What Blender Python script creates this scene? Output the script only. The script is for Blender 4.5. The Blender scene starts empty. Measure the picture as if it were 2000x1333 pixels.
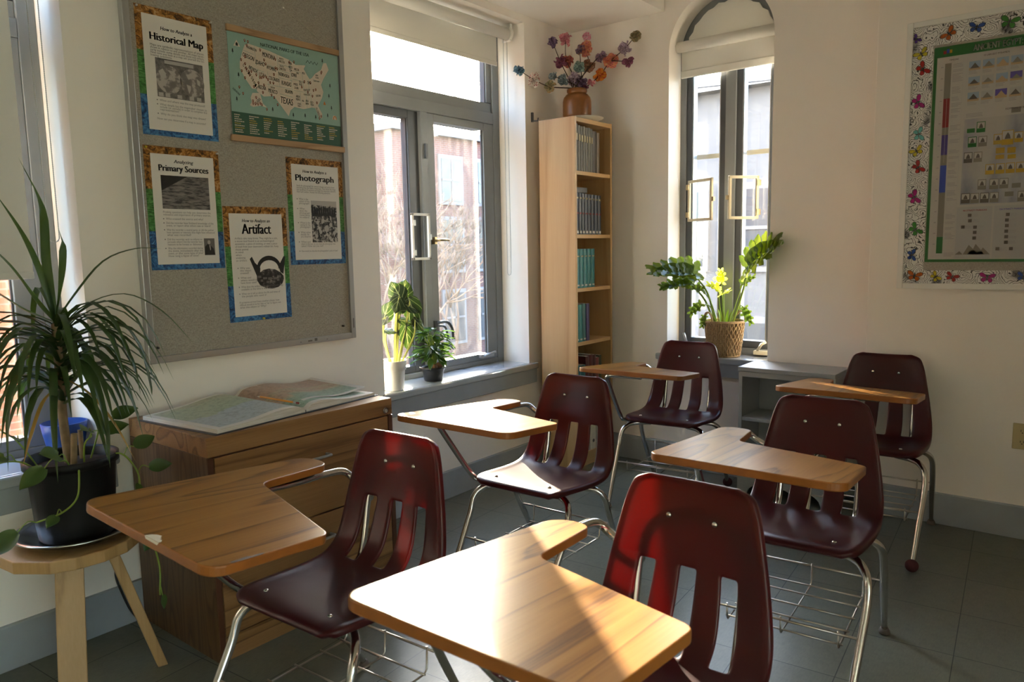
import bpy, bmesh, math, random
from mathutils import Vector, Matrix
random.seed(7)
PI = math.pi
SC = bpy.context.scene
COL = SC.collection
V = Vector

# ------------------------------------------------------------------ materials
def new_mat(name):
    m = bpy.data.materials.new(name); m.use_nodes = True
    nt = m.node_tree; nt.nodes.clear()
    out = nt.nodes.new('ShaderNodeOutputMaterial')
    return m, nt, out
def nd(nt, typ, **kw):
    n = nt.nodes.new(typ)
    for k, v in kw.items():
        if k.startswith('i_'):
            key = k[2:].replace('_', ' ')
            n.inputs[key].default_value = v
        else: setattr(n, k, v)
    return n
def c4(c): return (c[0], c[1], c[2], 1.0)
def bsdf(nt, out, base=(.8,.8,.8), rough=.5, metal=0., spec=.5, coat=0.):
    b = nt.nodes.new('ShaderNodeBsdfPrincipled')
    b.inputs['Base Color'].default_value = c4(base)
    b.inputs['Roughness'].default_value = rough
    b.inputs['Metallic'].default_value = metal
    b.inputs['Specular IOR Level'].default_value = spec
    b.inputs['Coat Weight'].default_value = coat
    nt.links.new(b.outputs[0], out.inputs['Surface'])
    return b
def coords(nt, scale=(1,1,1), vary=False, rot=(0,0,0), kind='Object'):
    tc = nd(nt, 'ShaderNodeTexCoord')
    src = tc.outputs[kind]
    if vary:
        oi = nd(nt, 'ShaderNodeObjectInfo')
        ad = nd(nt, 'ShaderNodeVectorMath', operation='ADD')
        nt.links.new(src, ad.inputs[0]); nt.links.new(oi.outputs['Location'], ad.inputs[1])
        src = ad.outputs[0]
    mp = nd(nt, 'ShaderNodeMapping')
    mp.inputs['Scale'].default_value = scale; mp.inputs['Rotation'].default_value = rot
    nt.links.new(src, mp.inputs['Vector'])
    return mp.outputs[0]
def ramp(nt, fac, stops, interp='LINEAR'):
    r = nd(nt, 'ShaderNodeValToRGB'); r.color_ramp.interpolation = interp
    els = r.color_ramp.elements
    while len(els) < len(stops): els.new(.5)
    for e, (p, c) in zip(els, stops):
        e.position = p; e.color = c4(c)
    nt.links.new(fac, r.inputs[0]); return r.outputs[0]
def noise(nt, vec, scale=5, detail=4, rough=.5, dist=0.):
    n = nd(nt, 'ShaderNodeTexNoise'); n.inputs['Scale'].default_value = scale
    n.inputs['Detail'].default_value = detail; n.inputs['Roughness'].default_value = rough
    n.inputs['Distortion'].default_value = dist
    nt.links.new(vec, n.inputs['Vector']); return n.outputs['Fac']
def bump(nt, b, h, strength=.2, dist=.01):
    bp = nd(nt, 'ShaderNodeBump'); bp.inputs['Strength'].default_value = strength
    bp.inputs['Distance'].default_value = dist
    nt.links.new(h, bp.inputs['Height']); nt.links.new(bp.outputs[0], b.inputs['Normal'])
def plain(name, base, rough=.5, metal=0., spec=.5, coat=0., var=0., vs=8., bmp=0., bs=200.):
    m, nt, out = new_mat(name); b = bsdf(nt, out, base, rough, metal, spec, coat)
    if var or bmp:
        vec = coords(nt)
    if var:
        n = noise(nt, vec, vs, 5)
        lo = tuple(max(0, x*(1-var)) for x in base); hi = tuple(min(1, x*(1+var)) for x in base)
        nt.links.new(ramp(nt, n, [(.3, lo), (.7, hi)]), b.inputs['Base Color'])
    if bmp: bump(nt, b, noise(nt, vec, bs, 3), bmp, .002)
    return m
def wood(name, dark, mid, light, axis=0, rough=.4, spec=.5, k=1.0, coat=0., rings=9., kf=1.):
    """streaked timber or laminate with the grain along one axis"""
    m, nt, out = new_mat(name); b = bsdf(nt, out, mid, rough, 0, spec, coat)
    s = [7*k, 7*k, 7*k]; s[axis] = .62*k
    n0 = noise(nt, coords(nt, tuple(s), vary=True), 1., 1.5, .45, .25)
    rg = nd(nt, 'ShaderNodeMath', operation='MULTIPLY'); rg.inputs[1].default_value = rings; nt.links.new(n0, rg.inputs[0])
    fr = nd(nt, 'ShaderNodeMath', operation='FRACT'); nt.links.new(rg.outputs[0], fr.inputs[0])
    saw = ramp(nt, fr.outputs[0], [(0., (.18,)*3), (.10, (.30,)*3), (.42, (.55,)*3), (.85, (.78,)*3), (1., (.18,)*3)])
    s2 = [150*kf, 150*kf, 150*kf]; s2[axis] = 4*kf
    fine = noise(nt, coords(nt, tuple(s2), vary=True), 1.2, 3, .6)
    bw = nd(nt, 'ShaderNodeRGBToBW'); nt.links.new(saw, bw.inputs[0])
    ml = nd(nt, 'ShaderNodeMath', operation='MULTIPLY'); ml.inputs[1].default_value = .62; nt.links.new(bw.outputs[0], ml.inputs[0])
    mx = nd(nt, 'ShaderNodeMath', operation='MULTIPLY_ADD'); nt.links.new(fine, mx.inputs[0]); mx.inputs[1].default_value = .42; nt.links.new(ml.outputs[0], mx.inputs[2])
    nt.links.new(ramp(nt, mx.outputs[0], [(.30, dark), (.47, mid), (.74, light)]), b.inputs['Base Color'])
    bump(nt, b, fine, .04, .001)
    return m

M = {}
def lin(r, g, b):
    f = lambda c: (c/255/12.92) if c/255 <= .04045 else ((c/255+.055)/1.055)**2.4
    return (f(r), f(g), f(b))
M['wall'] = plain('wall paint', (.875,.825,.76), .6, var=.02, vs=3, bmp=.05, bs=260)
M['ceil'] = plain('ceiling paint', (.875,.83,.77), .7)
M['trim'] = plain('grey gloss paint', (.33,.36,.38), .22, var=.06, vs=6)
M['sill'] = plain('grey sill enamel', (.40,.43,.45), .14, coat=.6, var=.04, vs=6)
M['frame'] = plain('window metal grey', (.19,.20,.205), .38, var=.04)
M['framed'] = plain('window metal dark', (.06,.065,.072), .4)
M['alu'] = plain('aluminium edge', (.42,.42,.41), .35, .6)
M['cream'] = plain('cream enamel', (.62,.55,.38), .45)
M['white'] = plain('white plastic', (.82,.81,.77), .4)
M['enamel'] = plain('white enamel', (.78,.77,.73), .4)
M['chrome'] = plain('chromed steel', (.62,.60,.57), .16, 1.0)
M['wire'] = plain('nickel wire', (.50,.46,.40), .28, 1.0)
M['brass'] = plain('dull brass', (.42,.33,.19), .35, .9)
M['glide'] = plain('rubber glide', (.12,.095,.075), .6)
M['ballred'] = plain('dark red felt', (.055,.010,.012), .95)
M['lam_edge'] = plain('orange brown tablet edge', (.33,.115,.022), .35, var=.12, vs=20)
M['under'] = plain('tablet underside', (.08,.05,.03), .6)
M['chip'] = plain('bare white core', (.80,.76,.66), .8, var=.06, vs=60)
M['oak'] = wood('oak laminate', (.110,.042,.009), (.265,.116,.022), (.325,.158,.036), 0, .29, spec=.17, k=1.)
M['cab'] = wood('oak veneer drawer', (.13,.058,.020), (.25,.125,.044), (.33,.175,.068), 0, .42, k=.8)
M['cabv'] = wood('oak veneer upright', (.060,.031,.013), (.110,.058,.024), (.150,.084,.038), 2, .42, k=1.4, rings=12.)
M['cabd'] = plain('dark veneer edging', (.10,.036,.016), .4)
M['birch'] = wood('birch veneer', (.45,.275,.115), (.52,.33,.15), (.57,.375,.18), 2, .38, k=.5, rings=5.)
M['birchx'] = wood('birch shelf', (.50,.305,.135), (.59,.38,.18), (.65,.43,.22), 0, .38, k=.5, rings=5.)
M['pine'] = wood('pale pine', (.33,.19,.075), (.41,.25,.10), (.46,.29,.13), 2, .5, k=.8, rings=6.)
M['greyshelf'] = plain('grey painted shelf', (.32,.335,.34), .36, var=.04)
M['black'] = plain('black plastic', (.012,.012,.013), .42)
M['pot'] = plain('black nursery pot', (.008,.008,.009), .45, spec=.25, bmp=.1, bs=80)
M['soil'] = plain('potting soil', (.030,.018,.010), .95, var=.6, vs=60, bmp=.8, bs=120)
M['steel'] = plain('steel dish', (.45,.47,.46), .22, 1.0)
M['vasebrown'] = plain('brown glazed clay', (.19,.066,.010), .38, var=.12, vs=14)
M['dish'] = plain('white dish', (.72,.69,.60), .3)
M['twig'] = plain('dark twig', (.055,.033,.020), .8)
M['stemg'] = plain('green stem', (.20,.30,.035), .45)
M['stempale'] = plain('pale green stem', (.42,.44,.10), .45)
M['trunk'] = plain('tan cane', (.24,.16,.085), .8, var=.25, vs=30)
M['blue'] = plain('blue glazed pot', (.015,.07,.33), .35)
M['paper'] = plain('white paper', (.70,.665,.61), .55)
M['ink'] = plain('black ink', (.018,.016,.016), .6)
M['inkg'] = plain('grey ink', (.16,.15,.14), .6)
M['outlet'] = plain('ivory plastic', (.52,.43,.22), .4)
M['pencil'] = plain('orange pencil paint', (.65,.24,.02), .4)
M['string'] = plain('white string', (.55,.52,.46), .8)

def leaf_mat(name, dark, light, trans, vein=None, rough=.38, tw=.45, vk=5.):
    """leaf: glossy skin over a translucent blade; veins follow the leaf's own UVs"""
    m, nt, out = new_mat(name)
    b = nt.nodes.new('ShaderNodeBsdfPrincipled'); b.inputs['Roughness'].default_value = rough
    vec = coords(nt)
    col = ramp(nt, noise(nt, vec, 14, 3), [(.3, dark), (.7, light)])
    tcol = None
    if vein:
        uv = nd(nt, 'ShaderNodeUVMap'); sp = nd(nt, 'ShaderNodeSeparateXYZ')
        nt.links.new(uv.outputs[0], sp.inputs[0])
        au = nd(nt, 'ShaderNodeMath', operation='ABSOLUTE'); nt.links.new(sp.outputs[0], au.inputs[0])
        mid = nd(nt, 'ShaderNodeMath', operation='LESS_THAN'); mid.inputs[1].default_value = .06
        nt.links.new(au.outputs[0], mid.inputs[0])
        a = nd(nt, 'ShaderNodeMath', operation='MULTIPLY_ADD'); a.inputs[1].default_value = -1.6
        v5 = nd(nt, 'ShaderNodeMath', operation='MULTIPLY'); v5.inputs[1].default_value = vk
        nt.links.new(sp.outputs[1], v5.inputs[0])
        nt.links.new(au.outputs[0], a.inputs[0]); nt.links.new(v5.outputs[0], a.inputs[2])
        fr = nd(nt, 'ShaderNodeMath', operation='FRACT'); nt.links.new(a.outputs[0], fr.inputs[0])
        lt = nd(nt, 'ShaderNodeMath', operation='LESS_THAN'); lt.inputs[1].default_value = .085
        nt.links.new(fr.outputs[0], lt.inputs[0])
        mxm = nd(nt, 'ShaderNodeMath', operation='MAXIMUM')
        nt.links.new(mid.outputs[0], mxm.inputs[0]); nt.links.new(lt.outputs[0], mxm.inputs[1])
        mc = nd(nt, 'ShaderNodeMix', data_type='RGBA')
        nt.links.new(mxm.outputs[0], mc.inputs['Factor'])
        nt.links.new(col, mc.inputs[6]); mc.inputs[7].default_value = c4(vein)
        col = mc.outputs[2]
        mt = nd(nt, 'ShaderNodeMix', data_type='RGBA'); nt.links.new(mxm.outputs[0], mt.inputs['Factor'])
        mt.inputs[6].default_value = c4(trans); mt.inputs[7].default_value = c4((.75,.75,.25)); tcol = mt.outputs[2]
    nt.links.new(col, b.inputs['Base Color'])
    t = nd(nt, 'ShaderNodeBsdfTranslucent'); t.inputs['Color'].default_value = c4(trans)
    if tcol: nt.links.new(tcol, t.inputs['Color'])
    mx = nd(nt, 'ShaderNodeMixShader'); mx.inputs[0].default_value = tw
    nt.links.new(b.outputs[0], mx.inputs[1]); nt.links.new(t.outputs[0], mx.inputs[2])
    nt.links.new(mx.outputs[0], out.inputs['Surface'])
    return m
M['drac'] = leaf_mat('strap leaf green', (.016,.040,.012), (.035,.075,.020), (.14,.26,.04), tw=.28)
M['dracy'] = leaf_mat('yellowing strap leaf', (.35,.19,.03), (.42,.25,.05), (.5,.35,.05), tw=.3)
M['pothos'] = leaf_mat('pothos leaf', (.018,.050,.012), (.04,.095,.02), (.20,.34,.05), tw=.25)
M['aloc'] = leaf_mat('veined arrow leaf', (.006,.015,.006), (.014,.030,.010), (.10,.20,.02), vein=(.17,.22,.10), tw=.08, vk=3.2)
M['bush'] = leaf_mat('glossy bush leaf', (.012,.045,.010), (.022,.066,.014), (.25,.48,.05), tw=.18)
M['philo'] = leaf_mat('lobed leaf green', (.030,.070,.012), (.06,.115,.022), (.40,.50,.04), tw=.36)
M['philoy'] = leaf_mat('young yellow green leaf', (.28,.33,.04), (.42,.45,.07), (.75,.80,.10), tw=.5)

def plastic_shell():
    m, nt, out = new_mat('maroon moulded plastic')
    b = nt.nodes.new('ShaderNodeBsdfPrincipled')
    b.inputs['Base Color'].default_value = c4((.047,.0070,.0095)); b.inputs['Roughness'].default_value = .34; b.inputs['Specular IOR Level'].default_value = .42
    vec = coords(nt); bump(nt, b, noise(nt, vec, 420, 2), .06, .001)
    t = nd(nt, 'ShaderNodeBsdfTranslucent'); t.inputs['Color'].default_value = c4((.80,.006,.016))
    mx = nd(nt, 'ShaderNodeMixShader'); mx.inputs[0].default_value = .14
    nt.links.new(b.outputs[0], mx.inputs[1]); nt.links.new(t.outputs[0], mx.inputs[2])
    nt.links.new(mx.outputs[0], out.inputs['Surface']); return m
M['shell'] = plastic_shell()

def floor_mat():
    m, nt, out = new_mat('green vinyl tile'); b = bsdf(nt, out, (.1,.13,.11), .3, 0, .36)
    vec = coords(nt, (1,1,1), rot=(0,0,math.radians(-4.4)))
    mp = nd(nt, 'ShaderNodeMapping'); mp.inputs['Location'].default_value = (-.03,.184,0)
    nt.links.new(vec, mp.inputs['Vector'])
    br = nd(nt, 'ShaderNodeTexBrick', offset=0.); br.inputs['Scale'].default_value = 1
    br.inputs['Brick Width'].default_value = .335; br.inputs['Row Height'].default_value = .30
    br.inputs['Mortar Size'].default_value = .0016; br.inputs['Mortar Smooth'].default_value = .1
    br.inputs['Color1'].default_value = c4((.142,.152,.120)); br.inputs['Color2'].default_value = c4((.160,.169,.133))
    br.inputs['Mortar'].default_value = c4((.030,.038,.034))
    nt.links.new(mp.outputs[0], br.inputs['Vector'])
    n = noise(nt, vec, 26, 9, .75)
    sp = ramp(nt, n, [(.30, (.86,.86,.86)), (.5, (1,1,1)), (.68, (1.08,1.08,1.06))])
    n2 = ramp(nt, noise(nt, coords(nt, (14,60,1)), 3, 5, .7), [(.35, (.90,.90,.90)), (.65, (1.08,1.08,1.06))])
    ml = nd(nt, 'ShaderNodeMix', data_type='RGBA', blend_type='MULTIPLY'); ml.inputs['Factor'].default_value = 1
    nt.links.new(br.outputs['Color'], ml.inputs[6]); nt.links.new(sp, ml.inputs[7])
    ml2 = nd(nt, 'ShaderNodeMix', data_type='RGBA', blend_type='MULTIPLY'); ml2.inputs['Factor'].default_value = 1
    nt.links.new(ml.outputs[2], ml2.inputs[6]); nt.links.new(n2, ml2.inputs[7])
    nt.links.new(ml2.outputs[2], b.inputs['Base Color'])
    r = ramp(nt, noise(nt, vec, 5, 6), [(.3, (.30,)*3), (.7, (.36,)*3)]); nt.links.new(r, b.inputs['Roughness'])
    return m
M['floor'] = floor_mat()

def fabric_mat():
    m, nt, out = new_mat('grey woven tackboard'); b = bsdf(nt, out, (.36,.33,.28), .9, 0, .1)
    a = noise(nt, coords(nt, (700,700,110)), 1, 3, .7); c = noise(nt, coords(nt, (110,110,700)), 1, 3, .7)
    ad = nd(nt, 'ShaderNodeMath', operation='ADD'); nt.links.new(a, ad.inputs[0]); nt.links.new(c, ad.inputs[1])
    hf = nd(nt, 'ShaderNodeMath', operation='MULTIPLY'); hf.inputs[1].default_value = .5; nt.links.new(ad.outputs[0], hf.inputs[0])
    nt.links.new(ramp(nt, hf.outputs[0], [(.36, (.20,.18,.15)), (.5, (.36,.33,.28)), (.64, (.47,.44,.38))]), b.inputs['Base Color'])
    bump(nt, b, hf.outputs[0], .4, .002); return m
M['tack'] = fabric_mat()

def blind_mat():
    m, nt, out = new_mat('roller blind cloth')
    b = nt.nodes.new('ShaderNodeBsdfPrincipled'); b.inputs['Base Color'].default_value = c4((.76,.745,.69)); b.inputs['Roughness'].default_value = .8
    t = nd(nt, 'ShaderNodeBsdfTranslucent'); t.inputs['Color'].default_value = c4((.62,.60,.52))
    mx = nd(nt, 'ShaderNodeMixShader'); mx.inputs[0].default_value = .06
    nt.links.new(b.outputs[0], mx.inputs[1]); nt.links.new(t.outputs[0], mx.inputs[2])
    nt.links.new(mx.outputs[0], out.inputs['Surface']); return m
M['blind'] = blind_mat()
def translucent_sheet(name, c):
    m, nt, out = new_mat(name); t = nd(nt, 'ShaderNodeBsdfTranslucent'); t.inputs['Color'].default_value = c4(c); nt.links.new(t.outputs[0], out.inputs['Surface']); return m
M['warmfill'] = translucent_sheet('amber fill light sheet', (1.0,.72,.42))  # for the unseen sheet that tints the added fill light

def glass_mat(name, dust, sc=9.):
    """clear pane with a film of dried dust and scratches"""
    m, nt, out = new_mat(name)
    tr = nd(nt, 'ShaderNodeBsdfTransparent'); tr.inputs['Color'].default_value = c4((.95,.96,.96))
    gl = nd(nt, 'ShaderNodeBsdfGlossy'); gl.inputs['Roughness'].default_value = .03
    m1 = nd(nt, 'ShaderNodeMixShader'); m1.inputs[0].default_value = .05
    nt.links.new(tr.outputs[0], m1.inputs[1]); nt.links.new(gl.outputs[0], m1.inputs[2])
    tl = nd(nt, 'ShaderNodeBsdfTranslucent'); tl.inputs['Color'].default_value = c4((.85,.83,.78))
    vec = coords(nt)
    sp = nd(nt, 'ShaderNodeSeparateXYZ'); nt.links.new(vec, sp.inputs[0])
    n = noise(nt, vec, sc, 9, .7, 1.2)
    f = ramp(nt, n, [(.35, (dust*.35,)*3), (.75, (dust*1.5,)*3)])
    sc2 = noise(nt, coords(nt, (18,18,1.5)), 1.6, 6, .7, .8)
    g = ramp(nt, sc2, [(.45, (.7,)*3), (.62, (1.25,)*3)])
    ml = nd(nt, 'ShaderNodeMix', data_type='RGBA', blend_type='MULTIPLY'); ml.inputs['Factor'].default_value = 1
    nt.links.new(f, ml.inputs[6]); nt.links.new(g, ml.inputs[7])
    m2 = nd(nt, 'ShaderNodeMixShader'); nt.links.new(ml.outputs[2], m2.inputs[0])
    nt.links.new(m1.outputs[0], m2.inputs[1]); nt.links.new(tl.outputs[0], m2.inputs[2])
    nt.links.new(m2.outputs[0], out.inputs['Surface']); return m
M['glassA'] = glass_mat('dusty window pane', .013)
M['glassB'] = glass_mat('clean window pane', .005)

# ------------------------------------------------------------------ mesh builder
def catmull(pts, n=6, closed=False):
    P = [V(p) for p in pts]; out = []
    m = len(P)
    rng = range(m if closed else m-1)
    for i in rng:
        p1, p2 = P[i], P[(i+1) % m]
        p0 = P[i-1] if (i > 0 or closed) else p1*2-p2
        p3 = P[(i+2) % m] if (i+2 < m or closed) else p2*2-p1
        for k in range(n):
            t = k/n
            out.append(.5*((2*p1)+(p2-p0)*t+(2*p0-5*p1+4*p2-p3)*t*t+(3*p1-p0-3*p2+p3)*t**3))
    if not closed: out.append(P[-1].copy())
    return out

class MB:
    def __init__(s): s.bm = bmesh.new(); s.uv = None
    def box(s, x0, x1, y0, y1, z0, z1, m=0):
        vs = [s.bm.verts.new(p) for p in ((x0,y0,z0),(x1,y0,z0),(x1,y1,z0),(x0,y1,z0),(x0,y0,z1),(x1,y0,z1),(x1,y1,z1),(x0,y1,z1))]
        for f in ((0,3,2,1),(4,5,6,7),(0,1,5,4),(1,2,6,5),(2,3,7,6),(3,0,4,7)):
            s.bm.faces.new([vs[i] for i in f]).material_index = m
        return vs
    def obox(s, c, ax, ay, az, hx, hy, hz, m=0):
        """box by centre, unit axes and half sizes"""
        c = V(c); ax, ay, az = V(ax), V(ay), V(az)
        vs = []
        for k in (-1, 1):
            for i, j in ((-1,-1),(1,-1),(1,1),(-1,1)):
                vs.append(s.bm.verts.new(c+ax*hx*i+ay*hy*j+az*hz*k))
        for f in ((0,3,2,1),(4,5,6,7),(0,1,5,4),(1,2,6,5),(2,3,7,6),(3,0,4,7)):
            s.bm.faces.new([vs[i] for i in f]).material_index = m
    def tube(s, pts, r, m=0, seg=10, closed=False, cap=True):
        P = [V(p) for p in pts]; n = len(P)
        R = r if isinstance(r, (list, tuple)) else [r]*n
        rings = []; prev = None
        for i in range(n):
            a = P[i-1] if (i > 0 or closed) else P[i]
            b = P[(i+1) % n] if (i < n-1 or closed) else P[i]
            t = (b-a).normalized() if (b-a).length > 1e-9 else V((0,0,1))
            if prev is None:
                h = V((0,0,1)) if abs(t.z) < .9 else V((1,0,0))
                u = t.cross(h).normalized()
            else:
                u = prev-t*prev.dot(t)
                u = u.normalized() if u.length > 1e-6 else t.orthogonal().normalized()
            prev = u; w = t.cross(u)
            rings.append([s.bm.verts.new(P[i]+(u*math.cos(2*PI*k/seg)+w*math.sin(2*PI*k/seg))*R[i]) for k in range(seg)])
        for i in range(n if closed else n-1):
            A, B = rings[i], rings[(i+1) % n]
            for k in range(seg):
                f = s.bm.faces.new((A[k], A[(k+1) % seg], B[(k+1) % seg], B[k])); f.material_index = m; f.smooth = True
        if cap and not closed:
            s.bm.faces.new(list(reversed(rings[0]))).material_index = m
            s.bm.faces.new(rings[-1]).material_index = m
    def lathe(s, prof, c=(0,0,0), m=0, seg=32, sx=1., sy=1., wob=None):
        c = V(c); rings = []
        for r, z in prof:
            if r < 1e-6: rings.append([s.bm.verts.new(c+V((0,0,z)))])
            else:
                rings.append([s.bm.verts.new(c+V((r*sx*math.cos(2*PI*k/seg), r*sy*math.sin(2*PI*k/seg), z))*1.0) for k in range(seg)])
        for A, B in zip(rings, rings[1:]):
            for k in range(seg):
                k2 = (k+1) % seg
                if len(A) == 1 and len(B) == 1: continue
                if len(A) == 1: f = s.bm.faces.new((A[0], B[k2], B[k]))
                elif len(B) == 1: f = s.bm.faces.new((A[k], A[k2], B[0]))
                else: f = s.bm.faces.new((A[k], A[k2], B[k2], B[k]))
                f.material_index = m; f.smooth = True
    def poly(s, pts, m=0, smooth=False):
        f = s.bm.faces.new([s.bm.verts.new(p) for p in pts]); f.material_index = m; f.smooth = smooth; return f
    def prism(s, pts2, fn, w0, w1, m=0, mtop=None, mbot=None):
        """outline (u, v) pushed from w0 to w1; fn maps (u, v, w) to space"""
        A = [s.bm.verts.new(fn(u, v, w0)) for u, v in pts2]; B = [s.bm.verts.new(fn(u, v, w1)) for u, v in pts2]
        n = len(A)
        s.bm.faces.new(list(reversed(A))).material_index = m if mbot is None else mbot
        s.bm.faces.new(B).material_index = m if mtop is None else mtop
        for i in range(n):
            s.bm.faces.new((A[i], A[(i+1) % n], B[(i+1) % n], B[i])).material_index = m
    def grid(s, P, m=0, smooth=True, uv=None, closed_u=False):
        """P[i][j] points; uv(i, j) optional"""
        vs = [[s.bm.verts.new(p) for p in row] for row in P]
        lay = None
        if uv:
            lay = s.bm.loops.layers.uv.verify()
        for i in range(len(vs)-1):
            nj = len(vs[i])
            for j in range(nj if closed_u else nj-1):
                j2 = (j+1) % nj
                try: f = s.bm.faces.new((vs[i][j], vs[i][j2], vs[i+1][j2], vs[i+1][j]))
                except ValueError: continue
                f.material_index = m; f.smooth = smooth
                if lay:
                    for l, (a, b) in zip(f.loops, ((i,j),(i,j2),(i+1,j2),(i+1,j))): l[lay].uv = uv(a, b)
        return vs
    def ball(s, c, r, m=0, sub=1, sc=(1,1,1)):
        mat = Matrix.Translation(V(c)) @ Matrix.Diagonal(V((r*sc[0], r*sc[1], r*sc[2], 1)))
        n0 = set(s.bm.faces)
        bmesh.ops.create_icosphere(s.bm, subdivisions=sub, radius=1, matrix=mat)
        for f in s.bm.faces:
            if f not in n0: f.material_index = m; f.smooth = True
    def build(s, name, mats, parent=None, bevel=0., seg=2, recalc=True, solid=0., sub=0, smooth=False):
        if recalc and not solid: bmesh.ops.recalc_face_normals(s.bm, faces=s.bm.faces)
        if parent is not None:
            w = WL.get(parent.name, V((0,0,0)))
            for v in s.bm.verts: v.co -= w
        if smooth:
            for f in s.bm.faces: f.smooth = True
        me = bpy.data.meshes.new(name); s.bm.to_mesh(me); s.bm.free()
        if not isinstance(mats, (list, tuple)): mats = [mats]
        for mm in mats: me.materials.append(mm)
        o = bpy.data.objects.new(name, me); COL.objects.link(o)
        if parent is not None:
            o.parent = parent; WL[o.name] = WL.get(parent.name, V((0,0,0))).copy()
        if solid:
            md = o.modifiers.new('solid', 'SOLIDIFY'); md.thickness = solid; md.offset = 0
        if bevel:
            md = o.modifiers.new('bevel', 'BEVEL'); md.width = bevel; md.segments = seg; md.limit_method = 'ANGLE'; md.angle_limit = math.radians(35)
        if sub:
            md = o.modifiers.new('sub', 'SUBSURF'); md.levels = sub; md.render_levels = sub
        return o
WL = {}
def tag(o, label, cat, group=None, kind=None):
    o['label'] = label; o['category'] = cat
    if group: o['group'] = group
    if kind: o['kind'] = kind
    return o
def thing(name, loc, label, cat, group=None, rz=0.):
    o = bpy.data.objects.new(name, None); COL.objects.link(o); o.empty_display_size = .05
    o.location = loc; o.rotation_euler = (0,0,rz); WL[o.name] = V(loc)
    return tag(o, label, cat, group)
def struct(o, label=None):
    o['kind'] = 'structure'
    if label: o['label'] = label
    return o
def root_struct(name, loc=(0,0,0)):
    o = bpy.data.objects.new(name, None); COL.objects.link(o); o.location = loc; WL[o.name] = V(loc); o['kind'] = 'structure'; return o

# lettering: text outlines set onto a plane (org, ux, uz), normal offset included in org
def letter(mb, s, org, ux, uz, size=None, width=None, height=None, align='L', bold=0., shear=0., m=0, angle=0., sx=1.):
    cu = bpy.data.curves.new('t', 'FONT'); cu.body = s; cu.size = 1.; cu.resolution_u = 2; cu.shear = shear
    ob = bpy.data.objects.new('t', cu); me = ob.to_mesh()
    if not len(me.vertices): ob.to_mesh_clear(); bpy.data.objects.remove(ob); return 0
    xs = [v.co.x for v in me.vertices]; ys = [v.co.y for v in me.vertices]
    x0, x1, y0, y1 = min(xs), max(xs), min(ys), max(ys)
    ky = (height/(y1-y0)) if height else size
    kx = (width/(x1-x0)) if (width and height) else ky*sx
    if width and not height: kx = min(kx, width/(x1-x0))
    W = (x1-x0)*kx
    dx = {'L': 0, 'C': -W/2, 'R': -W}[align]
    base = y0 if height else 0
    if align == 'C' and height: base = (y0+y1)/2
    ca, sa = math.cos(angle), math.sin(angle)
    org, ux, uz = V(org), V(ux), V(uz)
    st = bold*(height or ky*.7)
    for off in ((-st, 0, st) if bold else (0,)):      # heavier faces are struck again a hair to each side
        vs = []
        for v in me.vertices:
            a = (v.co.x-x0)*kx+dx+off; b = (v.co.y-base)*ky
            vs.append(mb.bm.verts.new(org+ux*(a*ca-b*sa)+uz*(a*sa+b*ca)))
        for p in me.polygons:
            try: mb.bm.faces.new([vs[i] for i in p.vertices]).material_index = m
            except ValueError: pass
    ob.to_mesh_clear(); bpy.data.objects.remove(ob); bpy.data.curves.remove(cu)
    return W
SUN_E, SKY_E, EXPO = 10, .92, 2.5
# ------------------------------------------------------------------ room shell
XB, YA, XC = 4.143, 2.774, 3.985
ZC, ZS = 3.05, 2.707
b = MB(); b.box(-2.8, 4.6, -3.5, 3.06, -.12, 0); struct(b.build('floor', M['floor']))
b = MB(); b.box(-2.8, 4.6, -3.5, 3.06, ZC, ZC+.12); b.box(-2.6, XB, 2.124, YA+.02, ZS, ZC)
struct(b.build('ceiling', M['ceil']))
A0, A1 = 2.46, 3.645          # window beside the bookcase
D0, D1 = -.075, 1.11          # window behind the tall plant
ZW0, ZW1 = .65, 2.667
b = MB()
for x0, x1 in ((-2.8, D0), (D1, A0), (A1, 4.45)): b.box(x0, x1, YA, 3.06, 0, ZC)
for x0, x1 in ((D0, D1), (A0, A1)):
    b.box(x0, x1, YA, 3.06, 0, ZW0-.012); b.box(x0, x1, YA, 3.06, ZW1, ZC)
struct(b.build('wall_left', M['wall']))
# wall with the arched window
BY0, BY1, BZ0, BZS = 1.475, 2.092, .70, 2.47
BC, BR = (BY0+BY1)/2, (BY1-BY0)/2
b = MB()
b.box(XB, 4.42, .91, BY0, 0, ZC); b.box(XB, 4.42, BY1, YA+.02, 0, ZC); b.box(XB, 4.42, BY0, BY1, 0, BZ0-.012)
n = 48
for i in range(n):
    a0, a1 = PI*i/n, PI*(i+1)/n
    p = [(BC+BR*math.cos(a0), BZS+BR*math.sin(a0)), (BC+BR*math.cos(a1), BZS+BR*math.sin(a1))]
    b.prism([p[0], p[1], (p[1][0], ZC), (p[0][0], ZC)], lambda u, v, w: (w, u, v), XB, 4.42)
bmesh.ops.remove_doubles(b.bm, verts=b.bm.verts, dist=1e-5)
struct(b.build('wall_back', M['wall']))
b = MB(); b.box(XC, 4.42, -3.5, .928, 0, ZC); struct(b.build('wall_right', M['wall'], bevel=.004))
F0, F1 = -2.65, .90            # unseen windows added behind the camera to let in fill light
b = MB(); b.box(-2.8, F0, -3.62, -3.4, 0, ZC); b.box(F1, 4.6, -3.62, -3.4, 0, ZC); b.box(F0, F1, -3.62, -3.4, 0, .75); b.box(F0, F1, -3.62, -3.4, 2.75, ZC)
struct(b.build('wall_front', M['wall']))
wb = root_struct('fill_window', (F0, -3.5, .75)); b = MB()  # added only as a source of fill light
for k in range(5):
    xx = F0+(F1-F0-.06)*k/4; b.box(xx, xx+.06, -3.54, -3.48, .75, 2.75)
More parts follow.
